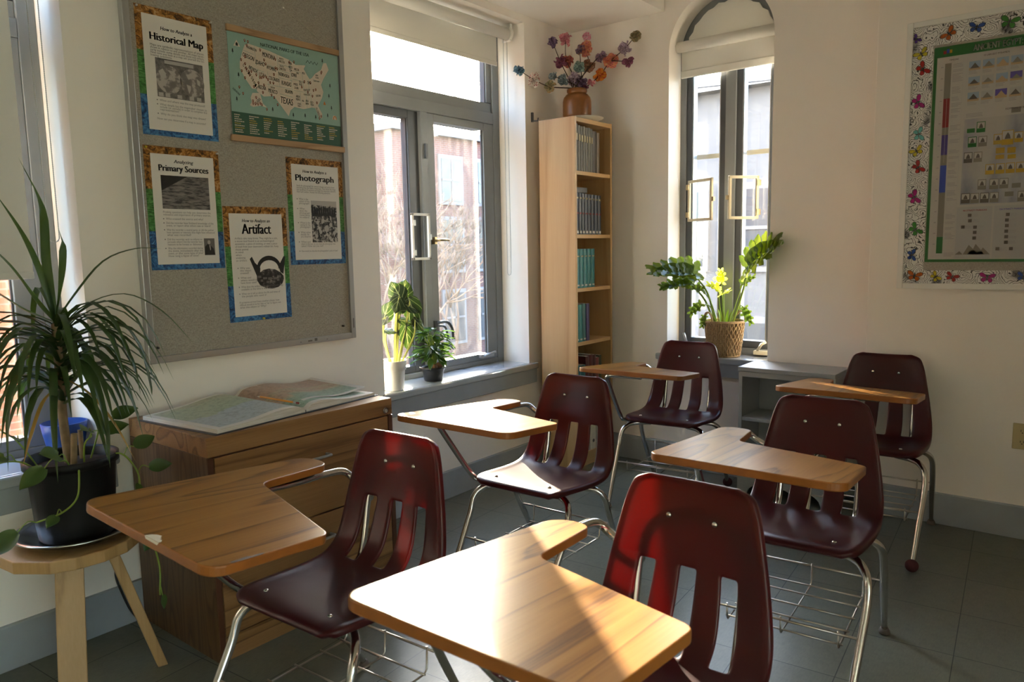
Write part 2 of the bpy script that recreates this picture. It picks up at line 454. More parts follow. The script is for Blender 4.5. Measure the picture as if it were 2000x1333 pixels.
b.box(F0, F1, -3.54, -3.48, .75, .81); b.box(F0, F1, -3.54, -3.48, 2.69, 2.75)
b.build('window_frame', M['frame'], wb)
b = MB(); b.box(F0, F1, -3.512, -3.508, .81, 2.69); b.build('pane', M['glassB'], wb)
b = MB(); b.poly([(F0+.02, -3.46, 1.05), (F1-.02, -3.46, 1.05), (F1-.02, -3.46, 2.70), (F0+.02, -3.46, 2.70)]); b.build('warm_fill_sheet', M['warmfill'], wb)  # unseen sheet added to warm the fill light
b = MB(); b.box(-2.95, -2.7, -3.5, 3.06, 0, ZC); struct(b.build('wall_far', M['wall']))
b = MB(); b.box(.95, 1.10, -3.45, -1.25, 0, ZC); struct(b.build('wall_fill_block', M['wall']))  # unseen wall added to keep the fill light off the right wall
b = MB(); b.box(-26, 4.55, -3.6, 3.06, ZC+.12, 22.); b.box(-26, -2.8, -3.6, 3.06, -3, ZC+.12); b.box(-2.8, 4.55, -3.6, 3.06, -3, -.12); b.box(4.25, 4.55, -34, -3.6, -3, 22.); struct(b.build('wall_sky_block', M['wall']))  # unseen high walls added to block sky light from the houses outside
def skirting(name, segs):
    b = MB()
    for s in segs: b.box(*s, 0.0, .152)
    struct(b.build(name, M['trim'], bevel=.004))
skirting('baseboard_left', [(-2.7, 4.143, YA-.018, YA+.004)])
skirting('baseboard_back', [(XB-.018, XB+.004, .928, YA-.018)])
skirting('baseboard_right', [(XC-.018, XC+.004, -3.4, .928)])

# ------------------------------------------------------------------ casement windows
def casement(nm, x0, x1, left_dark=True, gm='glassA', fittings=True):
    r = root_struct(nm, (x0, 2.974, ZW0))
    y0, y1 = 2.974, 3.045
    cx = (x0+x1)/2
    f = MB()
    f.box(x0, x0+.06, y0, y1, ZW0, ZW1); f.box(x1-.06, x1, y0, y1, ZW0, ZW1)
    f.box(x0+.06, x1-.06, y0, y1, 2.60, ZW1); f.box(x0+.06, x1-.06, y0, y1, ZW0, .678)
    f.box(x0+.06, x1-.06, y0, y1, 2.10, 2.165)                     # transom
    f.box(cx-.085, cx-.035, y0-.004, y1, .678, 2.10)               # post
    # frame of the top light
    for q in ((x0+.06, x0+.105, 2.225, 2.555), (x1-.105, x1-.06, 2.225, 2.555), (x0+.06, x1-.06, 2.165, 2.222), (x0+.06, x1-.06, 2.555, 2.60)):
        f.box(q[0], q[1], y0+.012, y1-.01, q[2], q[3])
    f.build('window_frame', M['frame'], r, bevel=.003)
    g = MB(); g.box(x0+.105, x0+.112, y0+.02, y1-.014, 2.222, 2.555); g.box(x1-.112, x1-.105, y0+.02, y1-.014, 2.222, 2.555)
    g.build('gasket', M['framed'], r)
    def sash(sx0, sx1, mat, rec, sl, sr):
        z0, z1 = .678, 2.10
        s = MB(); ya, yb = y0+rec, y1+.008
        s.box(sx0, sx0+sl, ya, yb, z0, z1); s.box(sx1-sr, sx1, ya, yb if sr < .08 else ya+.022, z0, z1)
        s.box(sx0+sl, sx1-sr, ya, yb, z0, .716); s.box(sx0+sl, sx1-sr, ya, yb, 2.058, z1)
        o = s.build('sash', M[mat], r, bevel=.003)
        k = MB()
        for q in ((sx0+sl, sx0+sl+.009), (sx1-sr-.006, sx1-sr)): k.box(q[0], q[1], ya+.012, ya+.022, .716, 2.058)
        k.build('gasket', M['framed'], o)
        p = MB(); p.box(sx0+sl, sx1-sr, 3.030, 3.034, .716, 2.058); p.build('pane', M[gm], o)
        return o
    ls = sash(x0+.06, cx-.085, 'framed' if left_dark else 'frame', .022, .06, .075)
    rs = sash(cx-.035, x1-.06, 'frame', .004, .058, .088)
    p = MB(); p.box(x0+.105, x1-.105, 3.012, 3.016, 2.222, 2.555); p.build('pane', M[gm], r)
    s = MB(); s.box(x0-.03, x1+.06, 2.742, 2.765, .610, ZW0); s.box(x0, x1, 2.765, 2.99, .612, ZW0)
    s.build('window_sill', M['sill'], r, bevel=.010, seg=3)
    a = MB(); a.box(x0-.02, x1+.05, 2.752, 2.774, .525, .612); a.build('apron', M['trim'], r, bevel=.004)
    if fittings:
        w = MB(); wx0, wx1, wz0, wz1, wy = cx-.200, cx-.062, 1.300, 1.553, 2.945
        for q in ((wx0, wx0+.014, wz0, wz1), (wx1-.014, wx1, wz0, wz1), (wx0, wx1, wz0, wz0+.014), (wx0, wx1, wz1-.014, wz1)):
            w.box(q[0], q[1], wy, wy+.014, q[2], q[3])
        wf = w.build('access_frame', M['enamel'], r, bevel=.002)
        h = MB()
        for z in (1.34, 1.50): h.box(wx0+.002, wx0+.022, wy-.006, wy+.002, z-.015, z+.015)
        h.box(wx1-.012, wx1+.002, wy-.008, wy+.002, 1.41, 1.44)
        h.build('hinge', M['alu'], wf)
        h = MB(); h.box(cx-.022, cx-.004, 2.952, 2.976, 1.385, 1.425); h.tube(catmull([(cx-.012, 2.952, 1.405), (cx-.004, 2.925, 1.407), (cx+.03, 2.918, 1.408), (cx+.058, 2.922, 1.406)]), .007, seg=8)
        h.build('handle', M['brass'], rs)
        h = MB(); h.box(cx-.03, cx-.012, 2.955, 2.98, .895, .955)
        h.tube(catmull([(cx-.02, 2.955, .945), (cx, 2.90, .95), (cx+.025, 2.885, .91), (cx+.03, 2.885, .85)]), .008, seg=8)
        h.tube(catmull([(cx-.02, 2.95, .93), (cx-.005, 2.91, .92), (cx+.005, 2.90, .86)]), .007, seg=8)
        h.build('latch_lever', M['framed'], rs)
        h = MB(); h.box(x1-.24, x1-.12, 2.955, 2.98, .694, .716); h.tube([(x1-.225, 2.945, .705), (x1-.14, 2.94, .722), (x1-.125, 2.94, .722)], .007, seg=8)
        h.build('crank', M['alu'], rs)
        h = MB(); h.box(cx-.068, cx-.052, 2.955, 2.972, 1.85, 1.93); h.build('keeper', M['framed'], r)
    return r
window_1 = casement('window_1', A0, A1)
window_3 = casement('window_3', D0, D1, gm='glassB', fittings=False)

# arched window
window_2 = root_struct('window_2', (4.30, BC, BZ0))
f = MB(); X0, X1 = 4.300, 4.365
f.box(X0, X1, BY0, BY0+.035, BZ0, BZS); f.box(X0, X1, BY1-.035, BY1, BZ0, BZS); f.box(X0, X1, BY0+.035, BY1-.035, BZ0, .742)
f.box(X0-.004, X1, BC-.038, BC+.022, .742, BZS+.02)
for i in range(n):
    a0, a1 = PI*i/n, PI*(i+1)/n
    q = [(BC+rr*math.cos(a), BZS+rr*math.sin(a)) for rr, a in ((BR, a0), (BR, a1), (BR-.05, a1), (BR-.05, a0))]
    f.prism(q, lambda u, v, w: (w, u, v), X0, X1)
f.build('window_frame', M['frame'], window_2)
def sash_b(y0, y1, hinge):
    s = MB(); z0, z1 = .742, BZS+.02
    s.box(X0+.012, X1+.012, y0, y0+.038, z0, z1); s.box(X0+.012, X1+.012, y1-.038, y1, z0, z1)
    s.box(X0+.012, X1+.012, y0+.038, y1-.038, z0, .785); s.box(X0+.012, X1+.012, y0+.038, y1-.038, z1-.04, z1)
    o = s.build('sash', M['framed'], window_2, bevel=.002)
    k = MB()
    for yy in (y0+.038, y1-.044): k.box(X0+.016, X1, yy, yy+.006, .785, z1-.04)
    k.build('gasket', M['alu'], o)
    p = MB(); p.box(X0+.04, X0+.044, y0+.038, y1-.038, .785, z1-.04); p.build('pane', M['glassB'], o)
    t = MB(); t.box(X1+.035, X1+.055, y0+.02, y1-.02, 1.875, 1.90); t.build('storm_rail', M['cream'], o)
    return o
sl = sash_b(BC+.022, BY1-.035, 1); sr = sash_b(BY0+.035, BC-.038, -1)
def wicket(hy, ang, w, sgn, z0=1.495, z1=1.74):
    d = V((-math.sin(ang), -sgn*math.cos(ang), 0)); nrm = V((d.y, -d.x, 0)); h0 = V((4.290, hy, 0))
    m = MB(); up = V((0,0,1))
    for c, hx, hz in ((h0+d*.008+up*(z0+z1)/2, .008, (z1-z0)/2), (h0+d*(w-.008)+up*(z0+z1)/2, .008, (z1-z0)/2), (h0+d*w/2+up*(z0+.008), w/2, .008), (h0+d*w/2+up*(z1-.008), w/2, .008)):
        m.obox(c, d, nrm, up, hx, .007, hz)
    o = m.build('access_frame', M['cream'], window_2, bevel=.002)
    k = MB()
    for z in (z0+.04, z1-.04): k.obox(h0+up*z+V((-.004,0,0)), d, nrm, up, .012, .010, .016)
    k.obox(h0+d*(w+.004)+up*(z0+z1)/2, d, nrm, up, .012, .006, .012)
    k.build('hinge', M['brass'], o)
wicket(2.030, math.radians(28), .225, 1); wicket(1.600, math.radians(50), .185, -1)
h = MB(); h.box(4.262, 4.30, 1.50, 1.60, .712, .735); h.tube([(4.27, 1.58, .735), (4.255, 1.55, .775), (4.25, 1.525, .79)], .008, seg=8); h.build('crank', M['cream'], window_2)
h = MB(); h.tube([(4.27, 2.02, .745), (4.262, 2.035, .80), (4.258, 2.038, .815)], .008, seg=8); h.build('latch_lever', M['alu'], window_2)
s = MB(); s.box(4.112, XB, 1.535, 2.158, .662, BZ0); s.box(XB-.001, 4.31, BY0, BY1, .664, BZ0); s.build('window_sill', M['sill'], window_2, bevel=.008, seg=3)
a = MB(); a.box(4.122, 4.144, 1.535, 2.145, .585, .664); a.build('apron', M['trim'], window_2, bevel=.003)
# cloth-covered board that fills the head of the arch
m = MB(); pts = [(BC+.272, 2.455)]
for i in range(25):
    a = PI*i/24; rr = .268+.006*math.sin(i*2.7)
    pts.append((BC+rr*math.cos(a), BZS+rr*math.sin(a)))
pts.append((BC-.272, 2.455))
m.prism(pts, lambda u, v, w: (w, u, v), 4.288, 4.299)
tag(m.build('arch_board', M['blind'], None, bevel=.002), 'ragged white board filling the head of the arched window', 'board')

# ------------------------------------------------------------------ roller blinds
def chain(mb, x, y, ztop, zbot, gap, axis, m=0):
    def P(t): return (x+t, y, 0) if axis == 'x' else (x, y+t, 0)
    pts = []; step = .0035
    nz = int((ztop-zbot)/step)
    for i in range(nz): pts.append(V(P(-gap/2))+V((0,0,ztop-i*step)))
    for i in range(9):
        a = PI*i/8; pts.append(V(P(-gap/2*math.cos(a)))+V((0,0,zbot-gap/2*math.sin(a))))
    for i in range(nz): pts.append(V(P(gap/2))+V((0,0,zbot+i*step)))
    mb.tube(pts, [.0024 if i % 2 else .0012 for i in range(len(pts))], m, seg=5)
def blind_x(x0, x1, zbot, chx, chz, label):
    t = thing('roller_blind', ((x0+x1)/2, 2.87, 2.6), label, 'blind')
    m = MB(); m.tube([(x0, 2.862, 2.605), (x1, 2.862, 2.605)], .034, seg=24); m.build('roller', M['blind'], t)
    m = MB(); m.box(x0+.01, x1-.055, 2.8955, 2.8975, zbot+.02, 2.607); m.build('cloth', M['blind'], t)
    m = MB(); m.box(x0+.008, x1-.053, 2.892, 2.901, zbot-.006, zbot+.02); m.build('hem_bar', M['blind'], t, bevel=.003)
    m = MB(); m.box(x1, x1+.022, 2.835, 2.90, 2.565, 2.662); m.tube([(x1-.004, 2.862, 2.605), (x1+.016, 2.862, 2.605)], .042, seg=24); m.build('bracket', M['enamel'], t, bevel=.002)
    m = MB(); chain(m, chx, 2.862, 2.60, chz, .034, 'x'); m.build('pull_chain', M['alu'], t)
    return t
blind_x(A0+.012, A1-.055, 2.425, 3.575, 1.21, 'white roller blind mostly rolled up on the sunny window by the bookcase')
blind_x(D0+.012, D1-.055, 1.285, 1.062, 1.42, 'roller blind pulled halfway down behind the tall spiky plant')
t = thing('roller_blind', (4.25, BC, 2.52), 'cream roller blind across the arched window with the basket plant', 'blind')
m = MB(); m.tube([(4.245, BY0+.012, 2.515), (4.245, BY1-.004, 2.515)], .031, seg=24); m.build('roller', M['blind'], t)
m = MB(); m.box(4.272, 4.274, BY0+.02, BY1-.018, 2.37, 2.515); m.build('cloth', M['blind'], t)
m = MB(); m.box(4.266, 4.278, BY0+.02, BY1-.016, 2.340, 2.385); m.build('hem_bar', M['blind'], t, bevel=.005)

# ------------------------------------------------------------------ wall fittings
t = thing('wall_outlet', (XC-.004, .27, .47), 'ivory double socket outlet on the right wall below the framed board', 'outlet')
m = MB(); m.box(XC-.006, XC, .224, .298, .413, .531); m.build('cover_plate', M['outlet'], t, bevel=.003)
for z in (.447, .497):
    m = MB(); m.prism([(.261+.017*math.cos(a), z+.0145*math.sin(a)) for a in [2*PI*i/20 for i in range(20)]], lambda u, v, w: (w, u, v), XC-.0085, XC-.005)
    s = m.build('socket', M['outlet'], t)
    k = MB()
    for dy in (-.006, .006): k.box(XC-.0092, XC-.0084, .261+dy-.0012, .261+dy+.0012, z-.003, z+.006)
    k.box(XC-.0092, XC-.0084, .2585, .2635, z-.010, z-.006); k.build('slot', M['black'], s)
m = MB(); m.box(3.70, 3.712, YA-.012, YA, 2.105, 2.16); m.tube([(3.706, YA-.008, 2.11), (3.706, YA-.045, 2.108), (3.706, YA-.05, 2.125)], .004, seg=6)
tag(m.build('wall_hook', M['framed']), 'small dark metal hook on the wall left of the bookcase top', 'hook')
m = MB(); m.tube(catmull([(1.133, 2.748, .34), (1.125, 2.748, .259), (1.120, 2.745, .2), (1.134, 2.744, .138), (1.155, 2.735, .066), (1.18, 2.728, .02), (1.20, 2.722, .0055)], 8), .0042, seg=6)
tag(m.build('power_cord', M['black']), 'thin black power cord hanging by the baseboard behind the wooden stool', 'cord')
# ------------------------------------------------------------------ tablet-arm desks
# local frame: X towards the sitter's back, Y towards the sitter's right, Z up; (0, 0) under the tablet's front right corner
DU, Z0 = .32, .751
def L(u, v, z): return V((v, -u, z))
def rounded(poly, radii, n=7):
    out = []; N = len(poly)
    for i in range(N):
        p0, p, p1 = V(poly[i-1]), V(poly[i]), V(poly[(i+1) % N]); r = radii[i]
        a, b = (p0-p).normalized(), (p1-p).normalized()
        ang = math.acos(max(-1, min(1, a.dot(b)))); d = r/math.tan(ang/2)
        A, B = p+a*d, p+b*d
        c = p+(a+b).normalized()*(r/math.sin(ang/2))
        va, vb = A-c, B-c
        t0 = math.atan2(va.y, va.x); dt = (math.atan2(vb.y, vb.x)-t0+PI) % (2*PI)-PI
        for k in range(n+1):
            t = t0+dt*k/n; out.append((c.x+r*math.cos(t), c.y+r*math.sin(t)))
    return out
TAB = rounded([(0,0), (.54,0), (.541,.302), (.141,.408), (.107,.66), (0,.714)], [.045,.045,.032,.04,.035,.06])
def tablet_mesh(parent):
    m = MB()
    fn = lambda u, v, w: (v, -(u-.3), w)
    m.prism(TAB, fn, -.023, 0., 1, 0, 2)
    w = WL[parent.name]; WL[parent.name] = V((0,0,0))
    o = m.build('tablet', [M['oak'], M['lam_edge'], M['under']], parent, bevel=.0035, seg=3)
    WL[parent.name] = w
    return o
def interp(tab, t):
    """smooth lookup through (t, value...) rows"""
    n = len(tab)
    for i in range(n-1):
        if t <= tab[i+1][0] or i == n-2:
            a, b2 = tab[i], tab[i+1]; f = (t-a[0])/(b2[0]-a[0]); f = max(0, min(1, f))
            p0 = tab[max(0, i-1)]; p3 = tab[min(n-1, i+2)]
            r = []
            for k in range(1, len(a)):
                m1 = (b2[k]-p0[k])/(b2[0]-p0[0]) if b2[0] > p0[0] else 0
                m2 = (p3[k]-a[k])/(p3[0]-a[0]) if p3[0] > a[0] else 0
                h = b2[0]-a[0]
                r.append((2*f**3-3*f*f+1)*a[k]+(f**3-2*f*f+f)*h*m1+(-2*f**3+3*f*f)*b2[k]+(f**3-f*f)*h*m2)
            return r
#        t     v     z     halfwidth dish
PROF = [(0.00, .302, .436, .160, .000), (.025, .312, .449, .188, .001), (.07, .345, .455, .203, .004), (.20, .43, .450, .211, .014), (.33, .52, .443, .215, .017),
        (.43, .60, .443, .216, .013), (.50, .652, .456, .215, .008), (.545, .683, .487, .212, .010), (.60, .700, .530, .206, .014), (.70, .716, .610, .193, .022),
        (.80, .729, .685, .178, .026), (.88, .739, .745, .165, .026), (.94, .747, .785, .152, .024), (.975, .752, .806, .138, .020), (1.0, .755, .817, .105, .016)]
def shell_point(x, t):
    v, z, hw, dish = interp(PROF, t)
    v2, z2, _, _ = interp(PROF, min(1, t+.004)); v1, z1, _, _ = interp(PROF, max(0, t-.004))
    tv, tz = v2-v1, z2-z1; l = math.hypot(tv, tz) or 1
    nv, nz = tz/l, -tv/l                      # points below / behind the shell
    e = abs(x)
    d = dish*(1-e*e)-.010*max(0, e-.86)**2/.02
    # rolled sides: the last strip turns towards the back
    roll = .0
    if e > .93: roll = (e-.93)/.07*.012
    return L(DU+x*hw, v+nv*(d+roll), z+nz*(d+roll)), V((nv, 0, nz))
XS = [-1, -.965, -.92, -.85, -.77, -.69, -.64, -.57, -.48, -.41, -.36, -.26, -.17, -.115, -.055, 0]
XS = XS+[-x for x in reversed(XS[:-1])]
TS = [0, .012, .028, .05, .08, .12, .17, .23, .29, .35, .40, .44, .468, .490, .512, .530, .548, .565, .585, .61, .64, .67, .695, .715, .735, .77, .81, .85, .885, .915, .94, .96, .975, .988, 1.0]
SL_T = (.490, .715)
SLOTS = [(-.64, -.41), (-.115, .115), (.41, .64)]
def make_shell(parent):
    m = MB(); nu, nt_ = len(XS), len(TS)
    vs = [[m.bm.verts.new(shell_point(x, t)[0]) for x in XS] for t in TS]
    for i in range(nt_-1):
        for j in range(nu-1):
            tm, xm = (TS[i]+TS[i+1])/2, (XS[j]+XS[j+1])/2
            if SL_T[0] < tm < SL_T[1] and any(a < xm < c for a, c in SLOTS): continue
            m.bm.faces.new((vs[i][j], vs[i][j+1], vs[i+1][j+1], vs[i+1][j]))
    m.bm.normal_update()
    outer, inner = [], []
    edge = {v for j in range(nu) for v in (vs[0][j], vs[-1][j])} | {v for i in range(nt_) for v in (vs[i][0], vs[i][-1])}
    for e in m.bm.edges:
        if e.is_boundary: (outer if all(v in edge for v in e.verts) else inner).append(e)
    nrm = {}
    for i in range(nt_):
        for j in range(nu): nrm[vs[i][j]] = shell_point(XS[j], TS[i])[1]
    for es, dep in ((outer, .017), (inner, .009)):
        es = list(es); src = list({v for e in es for v in e.verts})
        r = bmesh.ops.extrude_edge_only(m.bm, edges=es)
        new = [g for g in r['geom'] if isinstance(g, bmesh.types.BMVert)]
        for nv in new:
            o = min(src, key=lambda q: (q.co-nv.co).length_squared)
            nv.co += nrm[o]*dep
    bmesh.ops.recalc_face_normals(m.bm, faces=m.bm.faces)
    return m.build('seat_shell', M['shell'], parent, recalc=False, solid=.0052, sub=2, smooth=True)
def make_desk():
    t = thing('student_desk', (0,0,0), '', 'desk')
    sh = make_shell(t)
    for x, tt in ((-.335, .858), (.335, .858), (-.62, .10), (.62, .10)):
        p, nn = shell_point(x, tt); p = p-nn*.0035
        m = MB(); m.ball(p, .0085, sub=2, sc=(.7,.9,.9) if tt > .5 else (.9,.9,.5)); m.build('rivet', M['chrome'], sh)
    m = MB(); m.box(.36, .60, -DU-.135, -DU+.135, .4135, .4215); m.build('seat_bracket', M['framed'], t, bevel=.002)
    tb = tablet_mesh(t)
    def leg(s, rear):
        c = DU
        if rear: P = [(.545, .10, .4035), (.568, .165, .4035), (.588, .203, .394), (.606, .226, .362), (.632, .230, .29), (.70, .225, .16), (.783, .220, .014)]
        else: P = [(.44, .10, .4035), (.405, .165, .4035), (.375, .203, .394), (.343, .226, .362), (.315, .230, .29), (.235, .223, .16), (.145, .215, .014)]
        pts = catmull([L(c+s*d, v, z) for v, d, z in P], 7)
        n_ = len(pts); R = [.0125 if p.z > .17 else .0125-.0035*(.17-p.z)/.17 for p in pts]
        m = MB(); m.tube(pts, R, seg=14); o = m.build('leg', M['chrome'], t)
        e = L(c+s*P[-1][1], P[-1][0], 0)
        m = MB(); m.lathe([(0,0), (.0175,0), (.019,.005), (.0165,.014), (.011,.024), (0,.024)], e, seg=18)
        m.build('foot', M['glide'], o)
        return o
    for s in (-1, 1): leg(s, False); leg(s, True)
    m = MB()
    half = [(DU-.128, .60, .4035), (DU-.128, .655, .404), (DU-.128, .700, .428), (DU-.128, .722, .49), (DU-.128, .744, .60), (DU-.118, .760, .68), (DU-.075, .777, .731), (DU, .785, .745)]
    pts = half+[(2*DU-u, v, z) for u, v, z in reversed(half[:-1])]
    m.tube(catmull([L(*p) for p in pts], 6), .0105, seg=12); m.build('back_support', M['chrome'], t)
    m = MB()
    arm = [(DU-.126, .752, .600), (.15, .772, .606), (.085, .79, .628), (.056, .77, .656), (.05, .70, .6645), (.05, .58, .668), (.055, .36, .688), (.075, .22, .7005), (.14, .152, .7065), (.25, .148, .7065), (.39, .148, .7065)]
    m.tube(catmull([L(*p) for p in arm], 8), .0115, seg=12)
    dg = [(.30, .118, .7065), (.17, .120, .7065), (.112, .135, .696), (.096, .172, .655), (.085, .34, .452), (.088, .40, .415), (.14, .44, .4035), (.20, .45, .4035)]
    m.tube(catmull([L(*p) for p in dg], 8), .0115, seg=12)
    m.build('tablet_support', M['chrome'], t)
    # wire book rack under the seat
    m = MB(); r = .0030
    for v, z, k in ((.268, .215, 1.0), (.672, .235, 1.0)):
        m.tube([L(DU-.222, v, z), L(DU+.222, v, z)], .0038, seg=6)
    for v in (.292, .385, .478, .571, .648):
        m.tube([L(DU-.175, v, .172), L(DU+.175, v, .172)], r, seg=6)
    for u in (DU-.165, DU, DU+.165):
        m.tube([L(u, .270, .224), L(u, .274, .175), L(u, .28, .1675), L(u, .655, .1675), L(u, .666, .178), L(u, .670, .244)], r, seg=6)
    m.build('book_rack', M['wire'], t)
    return t
def copy_tree(o, parent=None):
    c = o.copy(); COL.objects.link(c)
    if parent is not None: c.parent = parent
    for ch in o.children: copy_tree(ch, c)
    return c
R_ = math.radians
DESKS = [ # x, y, turn, tablet pitch, tablet roll, red balls on feet, label
 (.702, 1.891, 2.9, 4.5, 4.6, (), 'student desk with a white chip in its tablet, in front of the wooden drawer cabinet'),
 (.790, 1.036, .1, 4.96, -.63, (), 'nearest student desk, its tablet half blazing in sunlight and its chair back glowing red'),
 (1.847, 2.046, 1.1, 4.6, 0, (), 'student desk below the sunny window sill with sunlight across its tablet and seat front'),
 (3.108, 2.069, 5.9, 5.4, .75, (1,), 'student desk farthest back, in front of the bookcase and basket plant window'),
 (1.898, 1.022, 3.9, 5.1, .8, (), 'student desk right of the red glowing chair back, brown tablet in shade'),
 (3.135, 1.088, 3.6, 5.7, .46, (0,), 'student desk beside the right wall with a thin light streak along its tablet'),
]
desk0 = make_desk()
DESK_OBJS = []
for i, (x, y, tz, tp, tr, balls, lab) in enumerate(DESKS):
    o = desk0 if i == 0 else copy_tree(desk0)
    DESK_OBJS.append(o)
for o, (x, y, tz, tp, tr, balls, lab) in zip(DESK_OBJS, DESKS):
    o.location = (x, y, 0); o.rotation_euler = (0, 0, R_(tz)); o['label'] = lab; o['category'] = 'desk'
    o['group'] = 'tablet arm student desks'
    for ch in o.children:
        if ch.name.split('.')[0] == 'tablet':
            ch.location = L(.3, 0, Z0); ch.rotation_euler = (R_(tr), R_(tp), 0)
            if 'white chip' in lab:
                m = MB(); m.poly([V((v, -(u-.3), .0006)) for u, v in ((.296,-.0005), (.300,.012), (.309,.020), (.322,.024), (.327,.018), (.334,.016), (.336,.011), (.343,.012), (.351,.006), (.352,-.0005))])
                m.poly([V((-.0006, -(u-.3), z)) for u, z in ((.296, .0), (.352, .0), (.346, -.007), (.30, -.006))])
                w = MB()
                q = m.build('worn_chip', M['chip']); q.parent = ch; q['label'] = 'bare white chip on the tablet edge'
                m = MB(); m.poly([V((v, -(u-.3), .0006)) for u, v in ((.53, .05), (.5395, .05), (.5405, .115), (.537, .13), (.533, .12), (.534, .10), (.528, .09), (.531, .07))])
                q = m.build('worn_edge', M['under']); q.parent = ch
    legs = [c for c in o.children if c.name.split('.')[0] == 'leg']
    for k in balls:
        for lg in legs:
            ft = lg.children[0] if lg.children else None
            if ft is None: continue
            cx = sum((v.co.y for v in ft.data.vertices))/len(ft.data.vertices); fx = sum((v.co.x for v in ft.data.vertices))/len(ft.data.vertices)
            left = cx < -DU; rear = fx > .45
            if left and rear == bool(k):
                m = MB(); m.ball((fx, cx, .026), .026, sub=3); q = m.build('ball_foot', M['ballred']); q.parent = lg; q['label'] = 'dark red ball slipped over the foot'
                bpy.data.objects.remove(ft)
# ------------------------------------------------------------------ printed materials
def collage_mat():
    m, nt, out = new_mat('printed collage border'); b = bsdf(nt, out, (.2,.2,.2), .3, 0, .5)
    tc = nd(nt, 'ShaderNodeTexCoord'); sp = nd(nt, 'ShaderNodeSeparateXYZ'); nt.links.new(tc.outputs['Generated'], sp.inputs[0])
    vec = coords(nt, (1,1,1), vary=True)
    n1 = noise(nt, vec, 42, 6, .65, 1.5); n2 = noise(nt, coords(nt, (30,30,220)), 1, 3, .6)
    br = ramp(nt, n1, [(.36, (.020,.008,.002)), (.46, (.17,.065,.010)), (.56, (.42,.19,.035)), (.68, (.55,.38,.20))])
    mixn = nd(nt, 'ShaderNodeMath', operation='ADD'); nt.links.new(n1, mixn.inputs[0]); nt.links.new(n2, mixn.inputs[1])
    hf = nd(nt, 'ShaderNodeMath', operation='MULTIPLY'); hf.inputs[1].default_value = .5; nt.links.new(mixn.outputs[0], hf.inputs[0])
    gr = ramp(nt, hf.outputs[0], [(.36, (.012,.05,.010)), (.5, (.055,.20,.045)), (.62, (.16,.38,.12))])
    bl = ramp(nt, n1, [(.34, (.006,.016,.06)), (.48, (.025,.10,.26)), (.62, (.08,.25,.48))])
    def gate(lo):
        g = nd(nt, 'ShaderNodeMath', operation='GREATER_THAN'); g.inputs[1].default_value = lo; nt.links.new(sp.outputs[2], g.inputs[0]); return g.outputs[0]
    a = nd(nt, 'ShaderNodeMix', data_type='RGBA'); nt.links.new(gate(.315), a.inputs['Factor']); nt.links.new(bl, a.inputs[6]); nt.links.new(gr, a.inputs[7])
    c = nd(nt, 'ShaderNodeMix', data_type='RGBA'); nt.links.new(gate(.655), c.inputs['Factor']); nt.links.new(a.outputs[2], c.inputs[6]); nt.links.new(br, c.inputs[7])
    nt.links.new(c.outputs[2], b.inputs['Base Color']); return m
M['collage'] = collage_mat()
def print_mat(name, stops, scale, detail=6, dist=0., stretch=(1,1,1), rough=.35):
    m, nt, out = new_mat(name); b = bsdf(nt, out, (.3,.3,.3), rough)
    nt.links.new(ramp(nt, noise(nt, coords(nt, stretch), scale, detail, .65, dist), stops), b.inputs['Base Color']); return m
M['ph_map'] = print_mat('old map print', [(.35, (.09,.085,.08)), (.65, (.22,.20,.185))], 60)
M['ph_globe'] = print_mat('globe print', [(.44, (.17,.155,.145)), (.50, (.21,.195,.18)), (.56, (.42,.38,.35))], 22, 4)
M['ph_parch'] = print_mat('parchment print', [(.40, (.045,.042,.04)), (.52, (.17,.155,.145)), (.66, (.25,.23,.21))], 1, 4, 0, (24, 24, 130))
M['ph_crowd'] = print_mat('crowd print', [(.42, (.012,.012,.012)), (.50, (.12,.11,.10)), (.58, (.50,.47,.43))], 55, 4, .6)
M['ph_dark'] = plain('dark print', (.02,.019,.018), .35)
M['ph_mid'] = plain('mid grey print', (.15,.14,.13), .35)
M['ph_light'] = plain('pale print', (.42,.39,.36), .35)
M['basket_print'] = print_mat('vessel print', [(.45, (.02,.018,.018)), (.58, (.06,.055,.05)), (.64, (.26,.24,.22))], 42, 2)

def flat(mb, fx, pts, w, m=0): mb.poly([fx(u, v, w) for u, v in pts], m)
def rect(u0, v0, u1, v1): return [(u0,v0),(u1,v0),(u1,v1),(u0,v1)]
def circ(cu_, cv, r, n=28, sx=1.): return [(cu_+r*sx*math.cos(2*PI*i/n), cv+r*math.sin(2*PI*i/n)) for i in range(n)]

